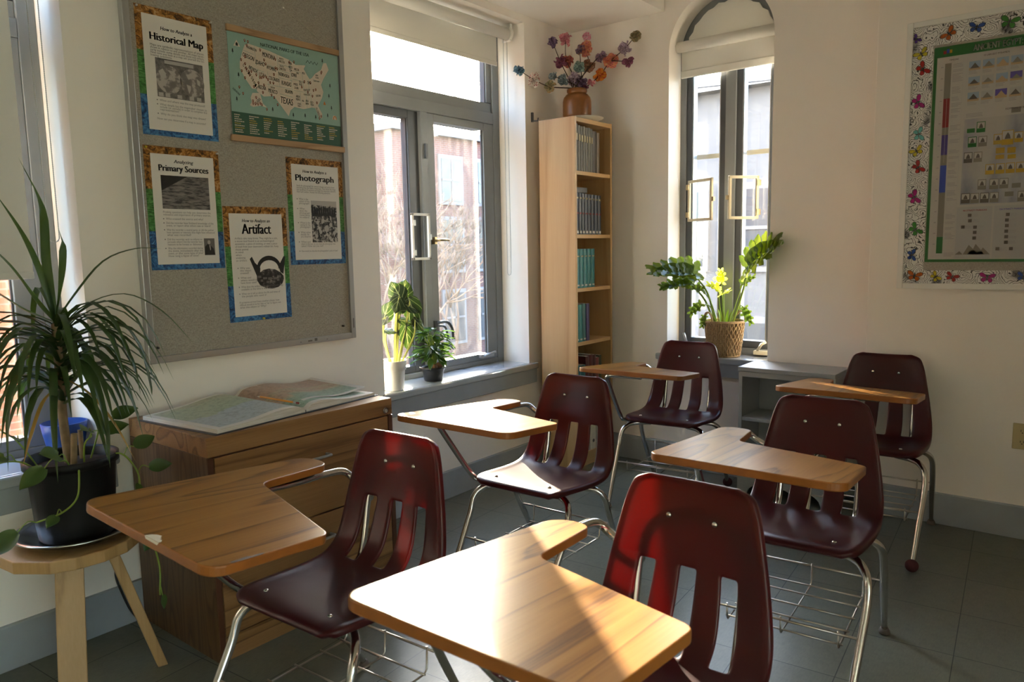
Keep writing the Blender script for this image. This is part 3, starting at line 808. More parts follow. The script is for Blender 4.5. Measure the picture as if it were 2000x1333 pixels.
YF = 2.7545   # face of the tackboard
def poster(x0, x1, z0, z1, label, sub, title, body, pics, tilt=0., sub_h=.036, title_h=.062, tw=(.17,.86), subw=(.31,.72), ty=(.145, .215)):
    W, H = x1-x0, z1-z0
    t = thing('poster', ((x0+x1)/2, YF, z0), label, 'poster', 'how-to-analyse posters on the tackboard')
    ca, sa = math.cos(tilt), math.sin(tilt)
    cx, cz = (x0+x1)/2, (z0+z1)/2
    def fx(u, v, w):   # u, v in 0..1 from top left
        a, c = (u-.5)*W, (.5-v)*H
        return V((cx+a*ca-c*sa, YF-w, cz+a*sa+c*ca))
    ux, uz = V((ca,0,sa)), V((-sa,0,ca))
    m = MB(); m.prism(rect(0,0,1,1), fx, .0002, .0009); m.build('printed_border', M['collage'], t)
    m = MB(); m.prism(rect(.083,.060,.922,.955), fx, .0009, .0013); m.build('sheet', M['paper'], t)
    m = MB()
    letter(m, sub, fx((subw[0]+subw[1])/2, ty[0], .0017), ux, uz, width=(subw[1]-subw[0])*W, height=sub_h*H, align='C', bold=.03, shear=.18)
    letter(m, title, fx((tw[0]+tw[1])/2, ty[1], .0017), ux, uz, width=(tw[1]-tw[0])*W, height=title_h*H*1.22, align='C', bold=.045)
    m.build('heading', M['ink'], t)
    m = MB()
    for s, u, v, wmax in body:
        if s.startswith('*'):
            m.poly([fx(a, b_, .0017) for a, b_ in [(u-.030+.008*math.cos(q), v-.008+.008*W/H*math.sin(q)) for q in [2*PI*i/10 for i in range(10)]]]); s = s[1:]
        letter(m, s, fx(u, v, .0017), ux, uz, size=.0255*H, width=wmax*W, m=0)
    m.build('body_text', M['inkg'], t)
    for nm, fn in pics:
        m = MB(); mats = fn(m, fx); m.build(nm, mats, t)
    # pins in the top corners
    return t
def pic_map(m, fx):
    flat(m, fx, rect(.215,.385,.835,.690), .0016, 0)
    for cu_, cv in ((.375,.545), (.68,.545)): flat(m, fx, circ(cu_, cv, .112, 36, H_ASP), .0019, 1)
    flat(m, fx, rect(.33,.395,.71,.422), .0019, 2)
    for u in (.26,.345,.50,.66,.76): flat(m, fx, rect(u-.03,.655,u+.03,.685), .0019, 2)
    flat(m, fx, [(.245,.49),(.30,.465),(.34,.50),(.33,.53),(.30,.55),(.27,.53)], .0021, 2); flat(m, fx, [(.36,.47),(.44,.475),(.46,.52),(.42,.51)], .0021, 2)
    flat(m, fx, [(.60,.56),(.66,.57),(.655,.60),(.63,.635),(.615,.60)], .0021, 2); flat(m, fx, [(.60,.48),(.68,.47),(.70,.50),(.63,.52)], .0021, 2); flat(m, fx, [(.74,.50),(.79,.52),(.785,.56),(.75,.55)], .0021, 2)
    return [M['ph_map'], M['ph_globe'], M['ph_light']]
H_ASP = 1.45
def pic_parch(m, fx):
    flat(m, fx, rect(.195,.23,.835,.500), .0016, 0)
    flat(m, fx, [(.195,.23),(.545,.23),(.195,.355)], .0019, 1)
    return [M['ph_parch'], M['ph_dark']]
def pic_portrait(m, fx):
    flat(m, fx, rect(.715,.742,.865,.885), .0016, 0)
    flat(m, fx, [(.718,.882),(.725,.815),(.762,.79),(.80,.80),(.845,.83),(.862,.882)], .0019, 1)
    flat(m, fx, circ(.785,.775,.018,14,1.2), .0021, 2); flat(m, fx, [(.785,.80),(.80,.80),(.805,.84),(.795,.845)], .0022, 2)
    return [M['ph_mid'], M['ph_dark'], M['ph_light']]
def pic_crowd(m, fx):
    flat(m, fx, rect(.395,.392,.862,.790), .0016, 0)
    flat(m, fx, [(.395,.392),(.862,.392),(.862,.45),(.395,.43)], .0018, 2)
    for i in range(11):
        u = .42+.04*i; flat(m, fx, [(u-.022,.55-.03*(i%3)/3),(u-.016,.455),(u,.43+.012*(i%4)),(u+.016,.46),(u+.02,.54)], .0019+i*.00002, 1)
    flat(m, fx, circ(.66,.66,.032,16,1.3), .0022, 2)
    for u, v in ((.47,.73),(.55,.69),(.74,.62),(.60,.58),(.50,.60),(.80,.70),(.72,.75)): flat(m, fx, circ(u,v,.020,10,1.4), .0021, 2)
    return [M['ph_crowd'], M['ph_dark'], M['ph_light']]
def pic_vessel(m, fx):
    flat(m, fx, [(.455,.605),(.50,.58),(.565,.555),(.66,.545),(.765,.555),(.85,.585),(.895,.615),(.90,.645),(.87,.685),(.80,.715),(.70,.727),(.60,.72),(.50,.69),(.455,.645)], .0016, 0)
    ring = []
    for i in range(13):
        a = PI*i/12; ring.append((.665-.20*math.cos(a), .545-.115*math.sin(a)))
    for i in range(12, -1, -1):
        a = PI*i/12; ring.append((.665-.155*math.cos(a), .55-.08*math.sin(a)))
    flat(m, fx, ring, .0017, 1)
    flat(m, fx, [(.36,.455),(.395,.435),(.44,.49),(.52,.535),(.51,.60),(.455,.605)], .0018, 1)
    flat(m, fx, [(.945,.44),(.915,.437),(.87,.48),(.82,.525),(.845,.58),(.895,.60)], .0018, 1)
    for u, v, a, b_ in ((.50,.615,.05,.02),(.585,.63,.065,.018),(.665,.635,.06,.022),(.75,.635,.06,.022),(.83,.62,.045,.022),(.53,.65,.04,.02),(.63,.665,.05,.018),(.72,.665,.06,.02),(.80,.65,.04,.02)):
        flat(m, fx, rect(u-a/2, v-b_/2, u+a/2, v+b_/2), .0020, 2)
    return [M['basket_print'], M['ph_dark'], M['ph_mid']]
# tackboard
t = thing('tackboard', (1.785, 2.77, .95), 'large grey fabric tackboard with a metal frame on the left wall', 'board')
bx0, bx1, bz0, bz1 = 1.300, 2.271, .952, 2.62
m = MB(); m.box(bx0+.012, bx1-.012, YF, YA, bz0+.012, bz1-.012); m.build('fabric_panel', M['tack'], t)
m = MB()
for q in ((bx0, bx0+.026, bz0, bz1), (bx1-.026, bx1, bz0, bz1), (bx0+.026, bx1-.026, bz0, bz0+.026), (bx0+.026, bx1-.026, bz1-.026, bz1)):
    m.box(q[0], q[1], YF-.012, YA, q[2], q[3])
fr = m.build('board_frame', M['alu'], t, bevel=.0025)
k = MB()
for u, w_, h in ((2.00, .022, .006), (2.035, .014, .012), (2.10, .006, .003), (1.96, .004, .004)): k.box(u, u+w_, YF-.0128, YF-.0115, bz0+.010, bz0+.010+h)
k.box(bx1-.016, bx1-.010, YF-.0128, YF-.0115, 1.0, 1.045)
k.build('scuff', M['ph_mid'], fr)

b1 = [('Maps are symbolic representations of places', .165,.298,.70), ('shown in relation to one another. All maps neces-', .165,.318,.70), ('sarily include some details and leave out others.', .165,.338,.70), ('Next time you look at a map ask yourself the fol-', .165,.358,.70), ('lowing questions:', .165,.378,.70),
      ('*When and where was the map produced?', .235,.725,.60), ('*What details has the mapmaker chosen to', .235,.758,.62), ('include (or exclude) in order to complete this', .235,.778,.62), ('representation?', .235,.798,.5), ('*Why do you think the map was drawn?', .235,.832,.6), ('How can you determine if a map is accurate?', .19,.872,.64)]
poster(1.347, 1.641, 1.787, 2.239, 'poster headed Historical Map with two old globe discs', 'How to Analyze a', 'Historical Map', b1, [('picture', pic_map)], ty=(.155,.232))
b2 = [('Probing questions can help you determine the', .195,.535,.64), ('relevance and importance of primary sources.', .195,.556,.64), ('*Who created the source and why?', .225,.590,.5), ('*Did the recorder have firsthand knowledge of the', .225,.624,.64), ('event, or report what others saw or heard?', .225,.645,.6),
      ('*Was the recorder a neutral party, or did the author', .225,.680,.64), ('have opinions or interests that might have influenced', .225,.701,.65), ('what was recorded?', .225,.722,.5), ('*Did the recorder wish to inform or', .225,.758,.47), ('persuade others? Did the recorder have', .225,.779,.47), ('reasons to be honest or dishonest?', .225,.800,.47),
      ('*Was the information recorded during', .225,.832,.47), ('the event, immediately after the', .225,.853,.47), ('event, or after some lapse of time?', .225,.874,.47), ('How long a lapse of time?', .225,.895,.47)]
poster(1.341, 1.634, 1.297, 1.749, 'poster headed Primary Sources with a dark manuscript photo', 'Analyzing', 'Primary Sources', b2, [('picture', pic_parch), ('portrait_picture', pic_portrait)], ty=(.118,.178), title_h=.055, subw=(.38,.64), tw=(.18,.84))
b3 = [('Artifacts take many forms. They might be a coin,', .15,.282,.68), ('a stone tool found in an archaeological', .15,.306,.62), ('excavation, a piece of clothing, or even a piece', .15,.330,.67), ("of trash from your classroom's rubbish bin. Keep", .15,.354,.69), ('these points', .15,.378,.3), ('in mind', .15,.402,.2), ('when', .15,.426,.2), ('analyzing', .15,.450,.2), ('an artifact:', .15,.474,.2),
      ('*Why was', .20,.540,.2), ('this object', .20,.562,.2), ('created?', .20,.584,.2), ('*What and', .20,.625,.2), ('where would it', .20,.647,.25), ('have been used?', .20,.669,.25), ('*What does the artifact tell us about the technology', .20,.705,.68), ('available at the time it was created?', .20,.727,.55), ('*What can it tell us about the life and times of', .20,.765,.62), ('the people who used it?', .20,.787,.45),
      ('If someone arrived from another planet, how', .16,.840,.64), ('difficult would it be for him or her to figure out', .16,.862,.66), ('what this object is? Why?', .16,.884,.5)]
poster(1.639, 1.930, 1.077, 1.541, 'lowest poster headed Artifact with a black handled vessel', 'How to Analyze an', 'Artifact', b3, [('picture', pic_vessel)], tilt=.006, ty=(.125,.192), title_h=.072, subw=(.28,.72), tw=(.27,.73))
b4 = [('Study the photograph for several minutes and write down', .16,.265,.68), ('everything that you think is important. Then divide the image', .16,.284,.70), ('into quadrants (4 sections) and detail the important elements', .16,.303,.70), ('from each section. Answer the following questions:', .16,.322,.6),
      ('*What is the', .19,.390,.16), ('subject of the', .19,.410,.18), ('photograph?', .19,.430,.18), ('*What', .19,.480,.18), ('does the', .19,.500,.18), ('photograph', .19,.520,.18), ('reveal about', .19,.540,.18), ('its subject?', .19,.560,.18), ('*What is the', .19,.612,.18), ('setting for the', .19,.632,.18), ('photograph?', .19,.652,.18), ('*What other', .19,.703,.18), ('details do', .19,.723,.18), ('you observe?', .19,.743,.18),
      ('*When and', .19,.793,.2), ('where in the past do you think the photograph was', .19,.813,.62), ('taken? How can you tell?', .19,.833,.5), ("*How would you describe the photographer's point of view?", .19,.880,.66)]
poster(1.942, 2.238, 1.300, 1.756, 'poster headed Photograph with a black and white crowd scene', 'How to Analyze a', 'Photograph', b4, [('picture', pic_crowd)], ty=(.125,.192), title_h=.062, subw=(.28,.70), tw=(.15,.83))

# hanging map
M['m_teal'] = plain('map teal', (.27,.42,.36), .5); M['m_green'] = plain('map dark green', (.028,.095,.055), .5)
M['m_cream'] = plain('map cream', (.62,.52,.42), .5); M['m_ink'] = plain('map dark ink', (.03,.045,.04), .5)
M['m_pin'] = plain('map red brown', (.22,.055,.025), .5); M['m_orange'] = plain('map orange', (.60,.20,.03), .5); M['m_gold'] = plain('map gold', (.45,.30,.05), .5)
M['bar'] = wood('light wood bar', (.30,.17,.08), (.40,.24,.12), (.46,.29,.15), 0, .5)
t = thing('hanging_map', (1.966, YF, 1.80), 'teal national parks map hanging from a string between two wooden bars', 'map')
yf = YF-.004
mfx = lambda u, v, w: V((u, yf-w, v))
m = MB(); m.prism(rect(1.702,1.815,2.240,2.225), mfx, 0, .0006); m.build('map_sheet', M['m_teal'], t)
m = MB(); flat(m, mfx, rect(1.7022,1.8152,2.2398,1.912), .0009); m.build('legend_panel', M['m_green'], t)
for z, x0, x1 in ((2.217, 1.698, 2.243), (1.797, 1.692, 2.252)):
    m = MB(); m.box(x0, x1, yf-.010, yf+.003, z, z+.025); m.build('wood_bar', M['bar'], t, bevel=.002)
USA = [(1.777,2.177),(1.767,2.154),(1.751,2.107),(1.75,2.084),(1.77,2.048),(1.799,2.012),(1.82,2.013),(1.822,2.004),(1.852,1.988),(1.899,1.997),(1.925,1.97),(1.941,1.952),(1.967,1.924),(1.977,1.949),(1.998,1.966),(2.045,1.963),(2.087,1.975),(2.105,1.975),(2.122,1.938),(2.14,1.936),(2.141,1.955),(2.121,1.987),(2.145,2.025),(2.153,2.05),(2.142,2.078),(2.156,2.105),(2.187,2.149),(2.176,2.176),(2.16,2.173),(2.146,2.142),(2.115,2.122),(2.095,2.1),(2.083,2.093),(2.066,2.114),(2.055,2.131),(2.065,2.147),(2.015,2.141),(1.982,2.156),(1.889,2.174),(1.839,2.18),(1.795,2.185)]
m = MB(); flat(m, mfx, USA, .0009, 0)
flat(m, mfx, [(1.79,1.975),(1.80,1.995),(1.835,2.0),(1.845,1.96),(1.865,1.945),(1.835,1.95),(1.80,1.94),(1.785,1.945),(1.795,1.96)], .0009, 0)
flat(m, mfx, [(1.727,2.165),(1.742,2.19),(1.757,2.165)], .0009, 0)
flat(m, mfx, [(2.195,1.938),(2.20,1.955),(2.212,1.956),(2.222,1.938)], .0009, 0)
for x0, z0, x1, z1 in ((1.77,2.155,1.815,2.147),(1.82,2.18,1.825,2.105),(1.80,2.095,1.86,2.085),(1.86,2.12,1.925,2.112),(1.925,2.17,1.93,2.04),(1.93,2.13,1.985,2.127),(1.93,2.105,1.98,2.10),(1.93,2.075,1.995,2.072),(1.985,2.155,1.99,2.04),(1.87,2.04,1.995,2.037),(1.875,2.09,1.88,2.0),(1.83,2.09,1.833,2.03),(1.99,2.115,2.04,2.112),(1.995,2.08,2.045,2.077),(2.0,2.035,2.09,2.033),(2.03,2.03,2.033,1.97),(2.06,2.04,2.063,1.97),(2.085,2.03,2.088,1.975),(2.045,2.115,2.05,2.04),(2.075,2.09,2.078,2.045),(2.10,2.095,2.14,2.09),(1.93,2.01,1.99,2.005)):
    a, c = V((x0,0,z0)), V((x1,0,z1)); d = (c-a).normalized(); q = V((-d.z,0,d.x))*.0007
    m.poly([V((p.x, yf-.0011, p.z)) for p in (a+q, a-q, c-q, c+q)], 1)
m.build('map_outline', [M['m_cream'], M['m_teal']], t)
m = MB()
LBL = [('OREGON',1.791,2.134,.052,.017,-.22),('IDAHO',1.843,2.118,.040,.018,-.12),('MONTANA',1.886,2.153,.060,.019,-.12),('WYOMING',1.894,2.106,.044,.015,-.1),('NEVADA',1.809,2.088,.040,.015,-.35),('UTAH',1.851,2.073,.030,.015,-.1),('COLORADO',1.905,2.065,.050,.015,-.1),('ARIZONA',1.845,2.023,.038,.016,-.1),('NEW',1.896,2.030,.02,.007,-.1),('MEXICO',1.896,2.015,.042,.016,-.1),('TEXAS',1.961,1.985,.060,.027,-.07),('KANSAS',1.964,2.056,.045,.018,-.05),('NEBRASKA',1.954,2.089,.052,.014,-.1),('OKLAHOMA',1.974,2.025,.038,.015,-.04),('IOWA',2.004,2.097,.026,.016,-.05),('WASHINGTON',1.807,2.168,.045,.011,-.15),('NORTH',1.945,2.153,.02,.008,-.08),('DAKOTA',1.945,2.142,.03,.010,-.08),('SOUTH',1.945,2.123,.02,.007,-.08),('DAKOTA',1.948,2.112,.03,.010,-.08),('MIN',1.987,2.142,.016,.012,0),('NESO',1.988,2.127,.018,.011,0),('TA',1.988,2.114,.014,.010,0),('WISCON',2.018,2.122,.024,.010,0),('SIN',2.022,2.108,.012,.008,0),('MISS',2.010,2.060,.02,.010,0),('OURI',2.012,2.046,.02,.010,0),('ILLI',2.035,2.075,.012,.009,0),('NOIS',2.035,2.064,.014,.009,0),('OHIO',2.080,2.078,.02,.013,.1),('KENTUCKY',2.066,2.045,.034,.009,.15),('TENNESSEE',2.064,2.026,.034,.007,.1),('ARKA',2.018,2.012,.02,.010,0),('NSAS',2.018,2.0,.02,.010,0),('ALA',2.064,2.0,.014,.010,0),('BAMA',2.064,1.988,.016,.008,0),('GEO',2.088,1.997,.016,.009,0),('RGIA',2.090,1.987,.016,.008,0),('LOUIS',2.022,1.982,.016,.007,0),('IANA',2.022,1.973,.014,.007,0),('MISS',2.043,1.997,.011,.007,0),('NEW',2.122,2.115,.014,.007,0),('YORK',2.122,2.105,.018,.007,0),('MICH',2.053,2.113,.013,.009,0),('INDI',2.052,2.075,.010,.008,0),('PENNSYLVANIA',2.118,2.090,.03,.006,.05),('CAROLINA',2.124,2.030,.026,.009,.2),('FLORIDA',2.119,1.958,.040,.010,-1.15),('HAWAII',1.728,1.990,.036,.009,-.65),('ALASKA',1.822,1.966,.032,.012,.8)]
for s, x, z, w_, h, a in LBL:
    u = V((math.cos(a),0,math.sin(a))); q = V((-math.sin(a),0,math.cos(a)))
    letter(m, s, V((x, yf-.0014, z)), u, q, width=w_, height=h, align='C', bold=.015)
for k, ch in enumerate('CALIFORNIA'):
    f = k/9; x = 1.768+.052*f+.004*math.sin(f*3); z = 2.098-.080*f
    letter(m, ch, V((x, yf-.0014, z)), V((math.cos(-.5),0,math.sin(-.5))), V((math.sin(.5),0,math.cos(.5))), width=.0065, height=.013, align='C', bold=.015)
letter(m, 'NATIONAL PARKS OF THE USA', V((1.967, yf-.0014, 2.1925)), V((1,0,0)), V((0,0,1)), width=.236, height=.0135, align='C', bold=.02)
for i in range(7): # mountain line
    a = V((2.068+.009*i, 0, 2.158+(.012 if i % 2 else 0))); c = V((2.077+.009*i, 0, 2.158+(0 if i % 2 else .012)))
    d = (c-a).normalized(); q = V((-d.z,0,d.x))*.0009; m.poly([V((p.x, yf-.0014, p.z)) for p in (a+q, a-q, c-q, c+q)])
for x, z in ((1.722,2.148),(1.742,2.06),(1.728,1.965),(1.89,1.945),(1.99,1.935),(2.05,1.94),(2.155,2.185),(2.19,2.085),(2.182,2.04),(2.193,1.99),(2.17,1.955),(2.105,1.94)):
    for k in range(3):
        m.poly([V((x+dx, yf-.0014, z+dz-.004*k)) for dx, dz in ((-.0035-.0006*k, 0), (.0035+.0006*k, 0), (0, .007))])
    m.poly([V((x+dx, yf-.0014, z+dz)) for dx, dz in ((-.0007,-.014), (.0007,-.014), (.0007,0), (-.0007,0))])
m.poly([V((1.742+dx, yf-.0014, 2.167+dz)) for dx, dz in ((-.005,0), (.005,0), (.005,.009), (0,.014), (-.005,.009))])
m.build('map_lettering', M['m_ink'], t)
m = MB()
PINS = [(1.778,2.195),(1.792,2.193),(1.786,2.178),(1.846,2.171),(1.775,2.132),(1.757,2.118),(1.774,2.105),(1.778,2.088),(1.788,2.078),(1.792,2.065),(1.770,2.05),(1.757,2.075),(1.822,2.07),(1.838,2.062),(1.846,2.063),(1.855,2.067),(1.868,2.068),(1.875,2.06),(1.885,2.05),(1.90,2.05),(1.905,2.085),(1.862,2.135),(1.868,2.12),(1.915,2.147),(1.914,2.112),(1.922,2.11),(1.984,2.148),(2.006,2.152),(1.83,2.04),(1.855,2.035),(1.848,2.005),(1.888,2.0),(1.90,1.992),(1.915,1.965),(1.808,2.022),(1.815,1.98),(1.80,1.965),(1.81,1.955),(1.822,1.955),(1.833,1.96),(1.84,1.955),(1.80,1.955),(1.862,1.94),(1.742,2.01),(1.757,1.988),(2.04,2.055),(2.055,2.08),(2.085,2.08),(2.07,2.038),(2.093,2.025),(2.10,2.05),(2.112,2.055),(2.115,2.0),(2.145,2.13),(2.125,1.935),(2.135,1.945),(2.148,2.135),(1.80,2.08)]
for x, z in PINS:
    m.poly([V((x+dx, yf-.0017, z+dz)) for dx, dz in ((0,-.009), (.0038,-.002), (.0040,.0016), (.0022,.0042), (-.0022,.0042), (-.0040,.0016), (-.0038,-.002))], 0)
    m.poly([V((x+.0018*math.cos(a), yf-.0019, z+.0018*math.sin(a))) for a in [2*PI*i/8 for i in range(8)]], 1)
m.poly([V((2.156+dx, yf-.0017, 1.995+dz)) for dx, dz in ((-.007,0), (.007,0), (.004,.008), (0,.016), (-.004,.008))], 2)
m.poly([V((2.209+dx, yf-.0017, 1.938+dz)) for dx, dz in ((-.010,0), (.010,0), (.008,.012), (0,.017), (-.008,.012))], 2)
m.poly([V((2.209+dx, yf-.0019, 1.938+dz)) for dx, dz in ((-.004,0), (.006,0), (.002,.012), (-.004,.010))], 1)
m.build('map_marks', [M['m_pin'], M['m_cream'], M['m_orange']], t)
m = MB(); rnd = random.Random(3)
for c in range(8):
    x = 1.712+.066*c; nrow = [9,9,8,8,9,8,8,7][c]
    for r in range(nrow):
        w_ = rnd.uniform(.020, .046); z = 1.899-.0083*r-(.004 if c in (3,5) else 0)
        gold = rnd.random() < .3; mi = 1 if gold else 0
        xx = x; 
        while xx < x+w_:
            seg = rnd.uniform(.004, .010); m.poly([V((q, yf-.0014, zz)) for q, zz in ((xx, z), (min(xx+seg, x+w_), z), (min(xx+seg, x+w_), z+.0036), (xx, z+.0036))], mi); xx += seg+.0014
m.build('legend_text', [M['m_cream'], M['m_gold']], t)
m = MB(); m.tube([(1.745, yf-.006, 2.241), (1.9655, yf-.006, 2.358), (2.195, yf-.006, 2.241)], .0011, seg=5); m.build('hanging_string', M['string'], t)

def pin(x, z, mat, label, y=YF, r=.0045):
    t = thing('pushpin', (x, y, z), label, 'pushpin', 'pushpins on the tackboard')
    m = MB(); m.tube([(x, y-.001, z), (x, y-.011, z)], [r, r*.8], seg=12); m.build('head', mat, t)
    m = MB(); m.tube([(x, y+.004, z), (x, y-.002, z)], .0007, seg=6); m.build('needle', M['chrome'], t)
M['pinw'] = plain('white pin', (.75,.72,.66), .3); M['piny'] = plain('yellow pin', (.62,.48,.04), .3); M['pinclr'] = plain('clear pin', (.55,.52,.48), .12)
pin(1.966, 2.360, M['pinw'], 'white pushpin holding the string of the teal map')
pin(1.790, 1.083, M['piny'], 'yellow pushpin at the bottom edge of the Artifact poster', YF-.0012)
pin(1.338, 1.010, M['ph_dark'], 'black pushpin in the lower left corner of the tackboard', r=.005)
pin(2.202, 1.013, M['ph_dark'], 'black pushpin in the lower right corner of the tackboard', r=.005)
pin(1.354, 2.231, M['pinclr'], 'clear pushpin in top left corner of the Historical Map poster', YF-.0012)
pin(1.634, 2.231, M['pinclr'], 'clear pushpin in top right corner of the Historical Map poster', YF-.0012)
pin(1.349, 1.741, M['piny'], 'yellow pushpin in top left corner of the Primary Sources poster', YF-.0012)
pin(1.627, 1.741, M['pinclr'], 'clear pushpin in top right corner of the Primary Sources poster', YF-.0012)

# ------------------------------------------------------------------ framed board on the right wall
XF = 3.968; KB = XF/3.93
ux, uz = V((0,-1,0)), V((0,0,1))
cf = lambda y, z, w: V((XF-w, y*KB, 1.35+(z-1.35)*KB))
t = thing('framed_board', (XC-.01, .18, 1.13), 'white framed grey board edged with butterfly and rose paper on the right wall', 'board')
y1, y0, z0, z1 = .790, -.43, 1.130, 2.335
m = MB()
for q in ((y1-.026, y1, z0, z1), (y0, y0+.026, z0, z1), (y0+.026, y1-.026, z0, z0+.026), (y0+.026, y1-.026, z1-.026, z1)): m.box(XF-.008, XC, q[0]*KB, q[1]*KB, 1.35+(q[2]-1.35)*KB, 1.35+(q[3]-1.35)*KB)
m.build('board_frame', M['enamel'], t, bevel=.003)
m = MB(); m.box(XF, XC, (y0+.02)*KB, (y1-.02)*KB, 1.35+(z0+.02-1.35)*KB, 1.35+(z1-.02-1.35)*KB); m.build('fabric_panel', M['tack'], t)
def rose_mat():
    m, nt, out = new_mat('rose line print'); b = bsdf(nt, out, (.75,.74,.70), .22)
    vec = coords(nt, (1,1,1)); n = nd(nt, 'ShaderNodeTexNoise'); n.inputs['Scale'].default_value = 26; n.inputs['Detail'].default_value = 2; nt.links.new(vec, n.inputs['Vector'])
    vo = nd(nt, 'ShaderNodeTexVoronoi'); vo.inputs['Scale'].default_value = 15
    mxv = nd(nt, 'ShaderNodeVectorMath', operation='MULTIPLY_ADD'); nt.links.new(n.outputs['Color'], mxv.inputs[0]); mxv.inputs[1].default_value = (.045,)*3; nt.links.new(vec, mxv.inputs[2])
    nt.links.new(mxv.outputs[0], vo.inputs['Vector'])
    ml = nd(nt, 'ShaderNodeMath', operation='MULTIPLY'); ml.inputs[1].default_value = 8.5; nt.links.new(vo.outputs['Distance'], ml.inputs[0])
    fr = nd(nt, 'ShaderNodeMath', operation='FRACT'); nt.links.new(ml.outputs[0], fr.inputs[0])
    line = ramp(nt, fr.outputs[0], [(.0, (.03,.03,.03)), (.13, (.03,.03,.03)), (.22, (.70,.69,.66)), (.9, (.70,.69,.66)), (1., (.12,.12,.12))])
    blot = ramp(nt, noise(nt, vec, 11, 3, .5), [(.52, (1,1,1)), (.60, (1,1,1)), (.68, (.25,.25,.26))])
    mm = nd(nt, 'ShaderNodeMix', data_type='RGBA', blend_type='MULTIPLY'); mm.inputs['Factor'].default_value = 1
    nt.links.new(line, mm.inputs[6]); nt.links.new(blot, mm.inputs[7]); nt.links.new(mm.outputs[2], b.inputs['Base Color']); return m
M['rose'] = rose_mat()
BW = .084
iy1, iy0, iz0, iz1 = y1-.026, y0+.026, z0+.026, z1-.026
WC = {'o': (.42,.10,.012), 'y': (.50,.42,.03), 'r': (.35,.018,.016), 'p': (.36,.012,.17), 't': (.14,.42,.42), 'b': (.025,.07,.30), 'g': (.05,.22,.035), 'v': (.08,.035,.25)}
for k, c in WC.items(): M['wing_'+k] = plain('butterfly print '+k, c, .25, var=.2, vs=90)
keys = list(WC)
def border(rects, flies):
    m = MB()
    for (a, b_, c, d) in rects: m.prism([(a, c), (b_, c), (b_, d), (a, d)], cf, .0, .0010, 0)
    for (y, z, k, s, rot) in flies:
        mi = 2+keys.index(k); ca, sa = math.cos(rot), math.sin(rot)
        def T(p): return cf(y+s*(p[0]*ca-p[1]*sa), z+s*(p[0]*sa+p[1]*ca), .0014)
        def T2(p): return cf(y+s*(p[0]*ca-p[1]*sa), z+s*(p[0]*sa+p[1]*ca), .0017)
        for sg in (-1, 1):
            up = [(0,.05),(sg*.25,.42),(sg*.62,.62),(sg*.92,.55),(sg*.95,.30),(sg*.70,.05),(sg*.15,-.05)]
            lo = [(0,-.05),(sg*.5,-.02),(sg*.68,-.25),(sg*.58,-.55),(sg*.32,-.62),(sg*.08,-.35)]
            for q in (up, lo):
                g = [(.5*0+p[0], p[1]) for p in q]; cxx = sum(p[0] for p in g)/len(g); cyy = sum(p[1] for p in g)/len(g)
                m.poly([T(p) for p in g], 1); m.poly([T2((cxx+(p[0]-cxx)*.84, cyy+(p[1]-cyy)*.84)) for p in g], mi)
        m.poly([cf(y+s*(p[0]*ca-p[1]*sa), z+s*(p[0]*sa+p[1]*ca), .0020) for p in ((-.05,-.35),(.05,-.35),(.06,.3),(0,.42),(-.06,.3))], 1)
    return m
mats = [M['rose'], M['ph_dark']]+[M['wing_'+k] for k in keys]
fl_left = [(.752,2.262,'v',.024,.9),(.729,2.193,'y',.034,-.5),(.721,2.126,'r',.036,1.0),(.734,1.981,'p',.036,1.2),(.725,1.838,'t',.034,1.4),(.730,1.762,'y',.032,-.5),(.721,1.688,'r',.034,1.0),(.732,1.553,'p',.036,1.2),(.721,1.404,'g',.036,.9),(.731,1.287,'b',.030,1.5)]
fl_top = [(.622,2.262,'o',.036,-.8),(.518,2.270,'b',.034,.2),(.398,2.269,'g',.040,.3)]+[(.27-.12*i, 2.265, 'yrpob'[i], .035, .4*i) for i in range(5)]
fl_bot = [(.715,1.190,'o',.036,.2),(.628,1.186,'y',.028,.9),(.561,1.186,'r',.030,.4),(.425,1.184,'p',.034,.1),(.291,1.188,'b',.03,.3)]+[(.18-.12*i, 1.187, 'gtyr'[i], .033, .5*i) for i in range(4)]
border([(iy1-BW, iy1, iz0+.060, iz1-.088)], fl_left).build('side_border', mats, t, recalc=False)
border([(iy0, iy1, iz1-.088, iz1)], fl_top).build('top_border', mats, t, recalc=False)
border([(iy0, iy1, iz0, iz0+.060)], fl_bot).build('bottom_border', mats, t, recalc=False)

# wall chart on that board
P_ = {}
for k, c in dict(green=(.020,.13,.025), paper=(.46,.435,.40), pale=(.40,.39,.38), stone=(.20,.18,.145), red=(.22,.022,.022), navy=(.06,.04,.20), blue=(.03,.06,.34), gold=(.42,.27,.02), sky=(.28,.36,.46), sand=(.42,.30,.17), dkst=(.10,.085,.07), purple=(.10,.07,.30), grn2=(.02,.22,.05), line=(.30,.29,.28), shade2=(.24,.235,.235)).items(): P_[k] = plain('chart '+k, c, .25)
def shade_mat():
    m, nt, out = new_mat('chart faded stonework'); b = bsdf(nt, out, (.4,.4,.4), .25)
    nt.links.new(ramp(nt, noise(nt, coords(nt, (1,1,.6)), 9, 4), [(.40, (.42,.40,.37)), (.55, (.33,.33,.35)), (.66, (.22,.23,.26))]), b.inputs['Base Color']); return m
P_['shade'] = shade_mat(); PK = list(P_)
t = thing('wall_chart', (XF, .17, 1.25), 'Ancient Egypt wall chart with green heading pinned on the framed board', 'chart')
e1, e0, w0, w1 = .676, -.335, 1.254, 2.209
XF0 = XF; 
m = MB(); m.prism([(e1,w0),(e0,w0),(e0,w1),(e1,w1)], cf, .0004, .0010); m.build('chart_margin', P_['green'], t)
